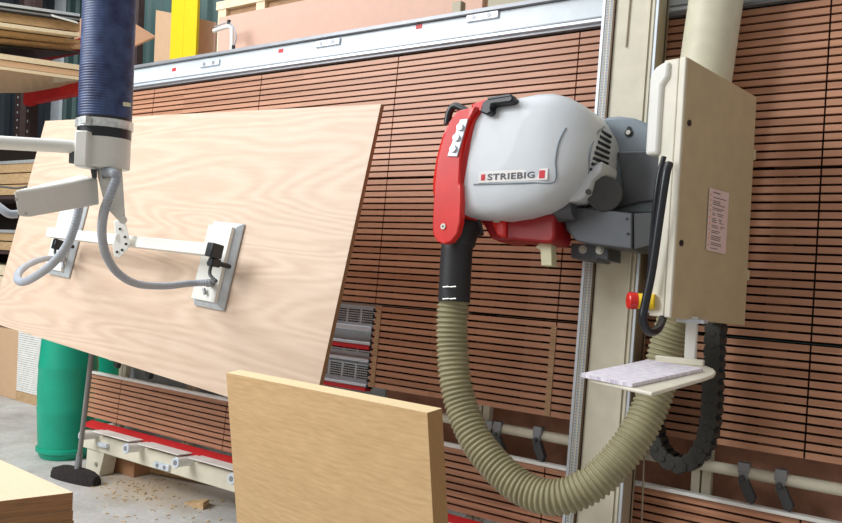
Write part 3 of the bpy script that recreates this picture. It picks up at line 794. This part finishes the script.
# pivot plates under the housing
dz = 2.74
piv = [(98, 178), (97, 168), (122, 167), (125.5, 221), (124, 223.5), (119, 221.5), (105, 206)]
b = B().prism([at(x, y, dz) for x, y in piv], (at(110, 190, dz+.02)-at(110, 190, dz)))
obj('pivot_bracket', b, M['lifter'], lift, bev=.004)
obj('pivot_block', B().prism([at(x, y, dz-.01) for x, y in ((90, 167), (97, 166), (97, 178), (92, 178))], at(110, 190, dz+.04)-at(110, 190, dz)), M['darkgrey'], lift)
b = B().prism([at(x, y, dz-.015) for x, y in ((101, 167.5), (110, 167), (111, 177), (102, 178.5))], at(110, 190, dz)-at(110, 190, dz-.02))
obj('hose_socket', b, M['alugrey'], lift, bev=.002)
# notched pivot plate carrying the crossbar
yoke = [(114, 221), (122, 219), (126, 224), (130, 240), (130.5, 245), (126, 252), (119, 258), (114, 256.5), (112.5, 245), (115, 236)]
kd = held(120, 240).copy()
dk = (held(120, 240, .0)-EYE).dot(camdir((0, 0, -1)))
off = .17
P1, P2 = held(51, 233, off), held(212, 250.5, off)
dbar = (held(120, 242, off)-EYE).dot(camdir((0, 0, -1)))
b = B().prism([at(x, y, dbar-.16) for x, y in yoke], at(110, 190, 2.70)-at(110, 190, 2.69))
yk = obj('pivot_yoke', b, M['lifter'], lift, bev=.003)
b = B()
for x, y in ((120, 229), (125, 237), (126, 244), (122, 250), (117, 252)):
    p = at(x, y, dbar-.164); b.cyl(p, p+(EYE-p).normalized()*.003, .007, k=12)
o = obj('yoke_hole', b, M['darkgrey'], lift); o.parent = yk; o.matrix_local = Matrix()
b = B().cyl(at(123, 220, dz-.01), at(123, 220, dbar), .014, k=16).cyl(at(120, 238, dbar-.16), at(120, 240, dbar), .022, k=16)
obj('pivot_pin', b, M['lifter'], lift, smooth=True)
# crossbar parallel to the board
bx = (P2-P1).normalized(); bn = HNn; bu = bn.cross(bx).normalized(); bn = bx.cross(bu)
BM = basis(bx, bu, bn, P1); Lb = (P2-P1).length
obj('cross_bar', B().box((0, -.028, -.028), (Lb, .028, .028), BM), M['lifter'], lift, bev=.003)
# suction pads
def pad(cx_, cy_, big):
    c = held(cx_, cy_, 0)
    u = HA; v = HB
    w2, h2 = (.118, .215) if big else (.125, .225)
    PM = basis(u, v, HNn, c)
    def ringr(w, h, z): return [PM @ Vector((x*w, y*h, z)) for x, y in ((-1, -1), (1, -1), (1, 1), (-1, 1))]
    o = obj('suction_pad', B().loft([ringr(w2, h2, .002), ringr(w2, h2, .012), ringr(w2-.022, h2-.022, .036)]), M['pad'], lift, bev=.004)
    q = obj('pad_plate', B().box((-w2+.024, -h2+.030, .036), (w2-.026, h2-.028, .056), PM), M['lifter'], lift, bev=.003); q.parent = o; q.matrix_local = Matrix()
    return PM, o
PM1, o1 = pad(220.5, 265.5, True)
PM2, o2 = pad(69.5, 240.5, False)
for PM_, o_, end in ((PM1, o1, P2), (PM2, o2, P1+bx*.06)):
    l = PM_.inverted() @ end
    b = B().box((l.x-.01, l.y-.032, l.z-.035), (l.x+.04, l.y+.034, l.z+.03), PM_) if end is P2 else B().box((l.x-.02, l.y-.09, l.z-.05), (l.x+.02, l.y-.03, l.z), PM_)
    b.box((l.x-.03, l.y-.07, l.z-.06), (l.x+.01, l.y-.03, l.z-.01), PM_)
    b.cyl(PM_ @ Vector((l.x-.01, l.y-.05, .04)), PM_ @ Vector((l.x-.01, l.y-.05, l.z-.03)), .012, k=12)
    q = obj('swivel_clamp', b, M['black'], lift, bev=.006); q.parent = o_; q.matrix_local = Matrix()
    b = B().sweep([PM_ @ Vector(p) for p in ((l.x-.02, l.y-.06, l.z-.03), (l.x-.02, l.y-.095, l.z-.03), (l.x-.005, l.y-.115, l.z-.03), (l.x+.045, l.y-.135, l.z-.03))], .008, 10)
    b.cyl(PM_ @ Vector((l.x-.065, l.y-.055, l.z-.05)), PM_ @ Vector((l.x-.03, l.y-.055, l.z-.05)), .016, k=16)
    q = obj('clamp_lever', b, M['darkgrey'], lift, smooth=True); q.parent = o_; q.matrix_local = Matrix()
# vacuum hoses
ends = held(211, 283, .1); e2 = held(62.5, 259, .1)
d1_ = (ends-EYE).dot(camdir((0, 0, -1))); d2_ = (e2-EYE).dot(camdir((0, 0, -1)))
def crr(r0, a, p): return lambda L: r0 + a*(1 if (L % p)/p < .5 else -1)
b = B().sweep([at(106, 172, 2.72), at(113, 172.5, 2.66), at(116, 178, 2.66), at(112, 190, 2.66), at(104, 212, 2.7), at(102, 235, 2.8), at(107, 257, 2.95), at(119, 274, 3.1), at(138, 284, 3.3), at(165, 286, 3.5), at(190, 283.5, 3.65), at(211, 282.5, d1_)], crr(.0155, .0009, .012), 16, 40)
obj('vacuum_hose', b, M['hosegrey'], lift, smooth=True)
obj('hose_fitting', B().cyl(held(208, 283, .1), held(212, 283, .055), .019, k=16).cyl(held(204, 289, .07), held(205, 294, .07), .008, k=10), M['alugrey'], lift, smooth=True)
b = B().sweep([at(81, 190, 2.85), at(79, 208, 2.85), at(74, 228, 2.85), at(66, 247, 2.88), at(52, 264, 2.92), at(36, 276, 3.0), at(23, 282, 3.15), at(17.5, 279, 3.3), at(21, 270, 3.55), at(34, 262, 3.9), at(48, 258.5, 4.3), at(62, 259, d2_)], crr(.0155, .0006, .010), 16, 40)
obj('vacuum_hose', b, M['hosegrey'], lift, smooth=True)
obj('hose_fitting', B().cyl(held(60, 259, .1), held(63, 259, .055), .02, k=16).cyl(held(63, 262, .08), held(63, 268, .08), .009, k=10), M['alugrey'], lift, smooth=True)
b = B().sweep([at(18, 214, 2.38), at(10, 214, 2.37), at(3, 210, 2.37), at(-6, 202, 2.38), at(-16, 188, 2.4), at(-30, 165, 2.45), at(-40, 142, 2.5)], .0125, 14)
obj('control_cable', b, M['hosegrey'], lift, smooth=True)
# ------------------------------------------------------------ foreground light oak board
ca = Vector((-773, 4.5, -782)).normalized(); cbv = Vector((-.053, 1, .058)); cbv = (cbv-ca*ca.dot(cbv)).normalized()
OA, OB = -camdir(ca), camdir(cbv); ON = OA.cross(OB)
OO = at(427.2, 412.8, 1.75)
OM = basis(OA, OB, ON, OO)
hgt = OO.z/OB.z - .0
b = B().box((-.856, -hgt-.02, -.048), (0, 0, 0), OM)
for v in b.v:
    if v.z < .1: v.z = 0
b.m = [{0: 0}.get(0)]*len(b.f)
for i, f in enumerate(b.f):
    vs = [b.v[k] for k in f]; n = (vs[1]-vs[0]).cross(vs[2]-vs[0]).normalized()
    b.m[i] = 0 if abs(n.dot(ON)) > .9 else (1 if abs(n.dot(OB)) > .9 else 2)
ob = obj('oak_panel', b, [M['oak'], M['oaktoplit'], M['oakside']], mx=OM)
tag(ob, 'thick light oak panel standing upright in the foreground before the saw', 'board')
# ------------------------------------------------------------ bottom left stack
h0 = .9
c = fl(75, 492, h0); e1 = (fl(0, 458.5, h0)-c).normalized(); e2_ = (fl(0, 501, h0)-c).normalized()
perp = e2_
rr = random.Random(8); z = h0
st_labels = ['topmost pale board of the foreground stack at lower left', 'second board of the foreground stack at lower left', 'third board down in the foreground stack at lower left', 'fourth board down in the foreground stack at lower left', 'fifth board down in the foreground stack at lower left', 'lowest board of the foreground stack at lower left']
for i in range(6):
    th = (.05, .028, .028, .028, .028, .04)[i]
    cc = c + e1*rr.uniform(-.004, .006)+e2_*rr.uniform(0, .006)
    b = B().prism([Vector((p.x, p.y, z)) for p in (cc, cc+e1*1.3, cc+e1*1.3+e2_*.75, cc+e2_*.75)], Vector((0, 0, -th+.001)))
    b.m = [1]*len(b.f); b.m[0] = 0
    mx = basis(e1, Vector((0, 0, 1)).cross(e1).normalized(), Vector((0, 0, 1)), Vector((c.x, c.y, z-th)))
    tag(obj('stacked_board', b, [M['stacktop'], M['stackedge']], mx=mx), st_labels[i], 'board', 'boards of the foreground stack')
    z -= th
# table that carries it, just out of frame
tb = thing('work_table', 'plain timber table under the foreground board stack', 'table', (c.x-.5, c.y-.3, 0))
pts = [c+e1*.03+e2_*.03, c+e1*1.2+e2_*.03, c+e1*1.2+e2_*.7, c+e1*.03+e2_*.7]
obj('tabletop', B().prism([Vector((p.x, p.y, z)) for p in pts], (0, 0, -.03)), M['timber'], tb)
mid = sum(pts, Vector())/4
for p in pts:
    q = p.lerp(mid, .1); obj('leg', B().box((q.x-.03, q.y-.03, 0), (q.x+.03, q.y+.03, z-.03)), M['timber'], tb)
# ------------------------------------------------------------ barrels, broom, floor bits
def barrel(px, py, rad, hgt_, label, off=(0, 0)):
    c = fl(px, py, 0); c.x += off[0]; c.y += off[1]
    t = thing('plastic_barrel', label, 'barrel', c, 'green plastic barrels')
    prof = [(0, 0), (rad*.84, 0), (rad*.9, .02), (rad*.92, .045), (rad*1.0, .05), (rad*1.0, .075), (rad*.93, .08), (rad*.97, .2), (rad, .34), (rad*1.015, .36), (rad, .38), (rad*1.02, .5), (rad, hgt_*.68), (rad*1.015, hgt_*.7), (rad, hgt_*.72), (rad*.93, hgt_*.92), (rad*.9, hgt_)]
    prof = prof[:-1]+[(rad*.9, hgt_), (rad*.86, hgt_+.01), (0, hgt_-.005)]
    obj('drum', B().lathe(c, (0, 0, 1), prof, 56), M['green'], t, smooth=True)
    obj('drum_lid', B().lathe(c+Vector((0, 0, hgt_)), (0, 0, 1), [(0, 0), (rad*.93, 0), (rad*.95, .02), (rad*.93, .045), (rad*.85, .05), (0, .05)], 48), M['black'], t, smooth=True)
    return t
barrel(65.5, 455, .205, .95, 'green plastic barrel standing clear beside the broom')
barrel(98, 420, .20, .85, 'darker green barrel half hidden behind the broom pole')
# broom
bc = fl(75, 473, .03)
br = thing('push_broom', 'push broom with grey pole and dark dusty bristles on the floor', 'broom', Vector((bc.x, bc.y, 0)))
a, b2 = fl(55, 470, .04), fl(97, 480, .04)
d = (b2-a).normalized(); q = Vector((-d.y, d.x, 0))
rings = []
for i in range(9):
    f = i/8; w = .05*(1-.35*abs(2*f-1)**3); hh = .085*(1-.3*abs(2*f-1)**4); c_ = a.lerp(b2, f); c_.z = 0
    rings.append([c_+q*w*x+Vector((0, 0, hh*y+.002*(y > 0))) for x, y in ((-1.1, 0), (1.1, 0), (1, .6), (.6, 1), (-.6, 1), (-1, .6))])
obj('broom_head', B().loft(rings), M['bristle'], br, smooth=True)
top = sw(92, 340, .10); bot = fl(83, 462, .1)
hp0 = a.lerp(b2, .55); hp0.z = .085
obj('broom_pole', B().cyl(hp0, at(92.5, 345, 5.0), .016, k=14), M['pole'], br, smooth=True)
obj('pole_socket', B().cyl(hp0, hp0.lerp(at(92.5, 345, 5.0), .12), .024, .02, k=14), M['alugrey'], br, smooth=True)
# wooden wedge & scraps
w0 = fl(184, 503.5, 0)
b = B().prism([fl(184, 503.5, 0), fl(203, 510, 0), fl(209, 506, 0), fl(192, 500.5, 0)], (0, 0, .004))
b.v[5] += Vector((0, 0, .04)); b.v[6] += Vector((0, 0, .04))
tag(obj('wood_wedge', b, M['timber']), 'small wooden wedge offcut lying on the floor below the saw', 'wood offcut')
b = B(); rr = random.Random(11)
for i in range(150):
    if i < 80: p = fl(rr.gauss(140, 22), rr.uniform(478, 500), 0)
    else: p = fl(rr.uniform(95, 235), rr.uniform(480, 530), 0)
    l, w = rr.uniform(.003, .014), rr.uniform(.002, .006); th = rr.uniform(0, 3.1)
    b.box((-l, -w, .0005), (l, w, .0055), Matrix.Translation((p.x, p.y, 0)) @ Matrix.Rotation(th, 4, 'Z'))
tag(obj('wood_shavings', b, mat('shavings', (196, 172, 138), .9)), 'scattered wood shavings and dust on the concrete under the saw', 'wood shavings', kind='stuff')
p = fl(122, 474, 0)
b = B().box((-.13, 0, 0), (.13, .2, .12), Matrix.Translation((p.x, p.y, 0)))
tag(obj('cardboard_box', b, M['mdfdark'], bev=.004), 'brown cardboard box lying under the saw behind its foot', 'box')
# long scrap battens under the saw
for k_, (xa, ya, xb, yb, lb) in enumerate(((140, 462, 158, 472, 'short round stick lying under the saw beside the brown box'), (150, 470, 232, 486, 'long thin batten lying on the floor under the saw'))):
    b = B().cyl(fl(xa, ya, .02), fl(xb, yb, .02), .02, k=10)
    tag(obj('scrap_stick', b, M['timber'], smooth=True), lb, 'wood offcut')
# brown block and white sheet stack far left
c = fl(36, 398, 0)
b = B().box((-1.6, 0, 0), (0, 1.1, .66), Matrix.Translation((fl(34, 397, 0).x-.35, fl(20, 400, 0).y, 0)))
pb = fl(16, 400, 0)
b = B().box((-1.6, -.0, 0), (0, .62, .68), Matrix.Translation((pb.x, pb.y, 0)))
tag(obj('chipboard_block', b, M['mdf'], bev=.004), 'big tan chipboard pack on the floor at the far left', 'board pack')
pw = fl(22, 395, 0); pw.x = pb.x+.015; pw.y = pb.y-.13
stw = thing('pallet_of_sheets', 'stack of thin white sheets on a pallet behind the green barrel', 'sheet stack', Vector((pw.x, pw.y, 0)))
b = B()
for i in range(30): b.box((0+rr.uniform(0, .006), 0, .1+i*.021), (.62+rr.uniform(-.006, .006), .7, .1+i*.021+.017), Matrix.Translation((pw.x, pw.y+.12, 0)))
obj('white_sheets', b, M['white'], stw)
obj('pallet', B().box((0, 0, 0), (.62, .7, .095), Matrix.Translation((pw.x, pw.y+.12, 0))), M['timber'], stw)
p = at(86, 345, 5.75)
b = B().box((-.11, 0, -.06), (.10, .012, .045), Matrix.Translation(sw(83, 349, -.02)))
obj('paper_note', b, M['white'], saw)
# ------------------------------------------------------------ background behind the saw
ys_ = aty(186, 30, 4.75)
b = B().box((ys_.x-.185, 4.72, 0), (ys_.x+.185, 4.75, 7), I4).box((ys_.x-.003, 4.717, 0), (ys_.x+.003, 4.72, 7))
tag(obj('steel_post', b, M['yellow'], bev=.01), 'bright yellow square steel post rising behind the saw', 'post')
def sheet_y(y, px0, px1, ytop0, ytop1, m, name, label, cat, th=.02, bottom=0, group=None):
    a, c = aty(px0, ytop0, y), aty(px1, ytop1, y)
    b = B().prism([Vector((a.x, y, bottom)), Vector((c.x, y, bottom)), c, a], (0, th, 0))
    return tag(obj(name, b, m), label, cat, group)
sheet_y(5.15, 156, 190, 10, 16.5, M['mdf'], 'tan_sheet', 'tan sheet of board leaning left of the yellow post', 'board', .03)
sheet_y(4.95, 180, 216, 14, 22.5, M['pink'], 'pink_sheet', 'pinkish sheet of board leaning right of the yellow post', 'board', .03)
sheet_y(4.35, 219, 484, 17.7, -36.6, M['pink'], 'pink_sheet', 'long pinkish sheet standing behind the top rail', 'board', .03)
cr_ = thing('timber_crate', 'large pale timber crate with top rail behind the pink board', 'crate', (aty(225, 10, 4.6).x, 4.6, 0))
a, c = aty(223, 8, 4.6), aty(420, -32, 4.6)
obj('crate_side', B().prism([Vector((a.x, 4.6, 0)), Vector((c.x+1.5, 4.6, 0)), Vector((c.x+1.5, 4.6, a.z)), a], (0, .03, 0)), M['batten'], cr_)
obj('crate_rail', B().box((a.x-.03, 4.55, a.z-.03), (c.x+1.5, 4.66, a.z+.04)), M['pale'], cr_)
for px in (224, 262): 
    q = aty(px, 10, 4.58); obj('crate_post', B().box((q.x-.05, 4.56, 0), (q.x+.05, 4.6, a.z)), M['pale'], cr_)
# cream machinery just behind the rail, right
q = sw(493, -2, -.1)
b = B().box((-.06, 0, 0), (.35, .2, .13), Matrix.Translation(sw(497, 7, -.05)))
tag(obj('cable_tray', b, M['creamdark'], bev=.006), 'grey brown cable tray resting behind the white top rail', 'cable tray')
p = sw(456, 12, -.05); obj('rail_stud', B().box((-.03, 0, -.05), (.03, .05, .06), Matrix.Translation(p)), M['creamdark'], saw, bev=.005)
# white pipe with cable
y_ = 4.2
b = B().sweep([aty(214, 31, y_), aty(222, 28, y_), aty(229, 26.5, y_), aty(231.8, 29, y_), aty(232, 40, y_), aty(231.5, 56, y_), aty(229, 110, y_), aty(215, 460, y_)], .0165, 16)
wp = thing('white_pipe', 'white bent plastic pipe with grey cable standing behind the rail', 'pipe', Vector((aty(231, 40, y_).x, y_, 0)))
obj('pipe', b, M['white'], wp, smooth=True)
b = B().sweep([aty(215, 27, y_-.03), aty(222, 24, y_-.03), aty(229, 22.5, y_-.03), aty(234, 28, y_-.03), aty(236, 38, y_-.03), aty(233.5, 47, y_-.03)], .005, 10)
obj('pipe_cable', b, M['hosegrey'], wp, smooth=True)
b = B()
for x, y in ((229, 22), (233.5, 47.5)): q = aty(x, y, y_-.03); b.cyl(q-Vector((0, 0, .015)), q+Vector((0, 0, .015)), .014, k=12)
obj('pipe_clip', b, M['black'], wp)
# ------------------------------------------------------------ racking
q = aty(31, 130, 5.0)
rack = thing('cantilever_rack', 'tall dark storage rack with punched uprights and red arms holding sheets', 'rack', Vector((q.x, 5.0, 0)))
def upright(px, pyb, y, wdt, zt=7):
    q = aty(px, pyb, y)
    o = obj('rack_upright', B().box((q.x-wdt/2, y-.05, 0), (q.x+wdt/2, y+.05, zt)), M['rackup'], rack, bev=.004)
    b = B(); z = .2
    while z < zt:
        b.box((q.x-.009, y-.054, z), (q.x+.009, y-.049, z+.03)); z += .12
    p = obj('punched_slots', b, M['cladwhite'], rack); p.parent = o; p.matrix_local = Matrix()
upright(31.5, 130, 5.0, .10)
q = aty(32, 100, 4.94); obj('red_cap', B().box((q.x-.055, 4.88, q.z-.07), (q.x+.055, 4.95, q.z+.07)), M['rackred'], rack)
upright(-20, 130, 5.0, .15)
upright(20, 130, 6.6, .18)
upright(137, 30, 6.6, .17)
def arm_(px0, py0, px1, py1, y, h, m):
    a, c = aty(px0, py0, y), aty(px1, py1, y)
    b = B().prism([Vector((a.x, y-.06, a.z)), Vector((c.x, y-.06, c.z)), Vector((c.x, y-.06, c.z+h*.7)), Vector((a.x, y-.06, a.z+h))], (0, .10, 0))
    return obj('rack_arm', b, m, rack, bev=.004)
arm_(28, 105, 100, 91, 4.93, .15, M['rackred'])
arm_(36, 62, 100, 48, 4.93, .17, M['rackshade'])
# cantilever sheets: their long edges run into the hall
def edge(px0, py0, px1, py1, xw, th, m, name, label, cat='board', wid_=1.5, sag=0, group=None, extra=0):
    """sheet with its right long edge on x = xw, seen between two pixels"""
    def ax_(px, py): r = ray(px, py); return EYE + r*(xw/r.x)
    a, c = ax_(px0, py0), ax_(px1, py1)
    n = 14; b = B(); top = []; bot = []
    for i in range(n+1):
        f = -.35+1.35*i/n; p = a.lerp(c, f); z = p.z - sag*math.sin(math.pi*max(0, min(1, (f+.35)/1.35)))
        top.append((p.y, z))
    rings = [[Vector((xw, y, z)), Vector((xw, y, z-th)), Vector((xw-wid_, y, z-th+.05)), Vector((xw-wid_, y, z+.05))] for y, z in top]
    b.loft(rings)
    return tag(obj(name, b, m), label, cat, group)
G1 = 'sheets stored on the upper rack arms'
for k_, (y0, y1, dx, th, m, nm, lb) in enumerate((
    (2.3, 13.8, 0, .026, 'alu', 'metal_sheet', 'topmost pale edged metal sheet on the upper rack arms'),
    (5.2, 16.6, -.02, .020, 'darkgrey', 'metal_sheet', 'dark sheet just below the topmost on the upper rack arms'),
    (7.5, 18.8, 0, .016, 'alugrey', 'metal_sheet', 'grey metal sheet third from the top on the upper rack arms'),
    (9.4, 20.6, -.02, .018, 'darkgrey', 'metal_sheet', 'lowest dark sheet of the upper rack bundle'),
    (11.6, 22.8, -.06, .09, 'timber', 'timber_plank', 'brown planks directly under the dark metal sheets'),
    (22.3, 33, 0, .035, 'pale', 'timber_plank', 'pale plank edge in the middle of the upper rack load'),
    (30, 40, -.15, .04, 'timber', 'timber_plank', 'brown sheet below the pale plank on the upper rack'),
    (38, 46.5, -.3, .03, 'timber', 'timber_plank', 'lowest brown sheet of the upper rack load'),
    (45, 51.5, -.5, .014, 'darkgrey', 'metal_sheet', 'thin dark strip hanging lowest under the upper rack load'))):
    edge(0, y0, 80, y1, -7.4+dx, th, M[m], nm, lb, group=G1)
edge(60, 17.5, 78, 22.5, -7.37, .012, M['lifter'], 'white_strip', 'thin white strip on the edge of the upper rack sheets', wid_=.1)
G2 = 'sheets stored on the lower rack arms'
edge(0, 53.4, 80, 65, -7.34, .05, M['pale'], 'ply_sheet', 'pale plywood sheet on top of the lower rack', wid_=1.6, group=G2)
edge(0, 59.5, 80, 71, -7.35, .055, M['mdf'], 'ply_sheet', 'second pale sheet on the lower rack', wid_=1.6, group=G2)
edge(0, 66, 80, 77, -7.32, .03, M['pale'], 'ply_sheet', 'third pale sheet on the lower rack, nearest the sagging one', wid_=1.6, group=G2)
rings = []
for i in range(13):
    f = i/12; px = -40+124*f
    yt = 70.5+px*.12; yb = 93 if px < 26 else 93-(px-26)*.17
    r = ray(px, yt); p = EYE+r*(-7.34/r.x); r2 = ray(px, yb); p2 = EYE+r2*(-8.3/r2.x)
    rings.append([p, p2, p2+Vector((0, 0, .015)), p+Vector((0, 0, .015))])
tag(obj('bowed_sheet', B().loft(rings), M['mdf']), 'sagging pinkish sheet seen from below under the lower rack sheets', 'board')
# brown sheet whose corner shows right of the tube
a = at(155.5, 38, 8.4)
b = B().prism([a, at(112, 11.5, 8.8), at(74, 22, 9.2), at(74, 48, 8.5), at(112, 57, 8.1)], (0, 0, .02))
tag(obj('brown_sheet', b, M['mdfdark']), 'brown sheet with a pointed corner jutting right of the blue tube', 'board')
# timber stacks behind the held board, far left
def stackrow(y0, y1, m, name, label, cat='timber', d_=7.6, th=.6, px1=44):
    c = at(px1, y0, d_); z1 = at(10, y0, d_).z; z0 = at(10, y1, d_).z
    b = B(); n = max(1, round((z1-z0)/.11)); h = (z1-z0)/n
    for i in range(n): b.box((-2.2, 0, z0+i*h), (0+rr.uniform(-.02, .02), th, z0+(i+1)*h-.012), Matrix.Translation((c.x, c.y, 0)))
    return tag(obj(name, b, m), label, cat)
stackrow(158, 193, M['timber'], 'timber_stack', 'brown timber bundle at the left, topmost behind the board')
stackrow(231, 251, M['timber'], 'timber_stack', 'short brown timber bundle on the middle left shelf')
stackrow(266, 325, M['pale'], 'board_pack', 'pale board pack lowest in the left shelf', 'board pack')
shelfr = thing('storage_shelf', 'dark steel storage shelf holding timber at the far left', 'shelf', at(20, 400, 8.2)*1)
WMs = WM[shelfr.name]
c = at(44, 200, 7.6)
obj('stack_shade_panel', B().box((-2.3, .66, 0), (.1, .7, 2.65), Matrix.Translation((c.x, c.y, 0))), M['gapdark'], shelfr)  # added dark panel: paints the shade in the gaps between the stacks
for y in (157, 193.5, 229, 251.5, 325.5):
    z = at(10, y, 7.6).z; obj('shelf_board', B().box((-2.25, -.02, z-.035), (.05, .66, z-.005), Matrix.Translation((c.x, c.y, 0))), M['clamp'] if y in (157, 229) else M['rackup'], shelfr)
b = B().sweep([at(64, 160, 5.6), at(56, 166, 5.6), at(45, 176, 5.6), at(33, 184, 5.6), at(18, 188, 5.6), at(-5, 186, 5.6)], .007, 8)
tag(obj('hanging_cable', b, M['darkgrey'], smooth=True), 'thin grey cable drooping left of the board edge', 'cable')
# ------------------------------------------------------------ camera, light, world
cam = bpy.data.cameras.new('camera'); co = bpy.data.objects.new('camera', cam); C.objects.link(co)
co.matrix_world = basis(Vector((CX[0], CY[0], CZ[0])), Vector((CX[1], CY[1], CZ[1])), Vector((CX[2], CY[2], CZ[2])), EYE)
cam.sensor_width = 36; cam.sensor_fit = 'HORIZONTAL'; cam.lens = F/842*36; cam.clip_start = .05; cam.clip_end = 100
sc.camera = co
def area(loc, target, size, energy, col=(1, 1, 1), sy=None):
    l = bpy.data.lights.new('hall_light', 'AREA'); l.shape = 'RECTANGLE'; l.size = size; l.size_y = sy or size; l.energy = energy; l.color = col
    o = bpy.data.objects.new('hall_light', l); C.objects.link(o); o.location = loc
    o.rotation_euler = (Vector(target)-Vector(loc)).to_track_quat('-Z', 'Y').to_euler(); return o
area((-6.0, -1.8, 5.0), (-3.4, 3, 1.4), 3.5, 480, (.95, .98, 1))
area((-4.5, 2.2, 7.2), (-4.5, 2.6, 0), 5, 200, (.95, .98, 1))
area((-10, 6, 6.5), (-9, 5, 0), 3, 160, (.95, .98, 1))
wd = bpy.data.worlds.new('world'); sc.world = wd; wd.use_nodes = True
wd.node_tree.nodes['Background'].inputs[0].default_value = (1, .95, .9, 1); wd.node_tree.nodes['Background'].inputs[1].default_value = .42
sc.view_settings.view_transform = 'Standard'; sc.view_settings.look = 'None'; sc.view_settings.exposure = .1
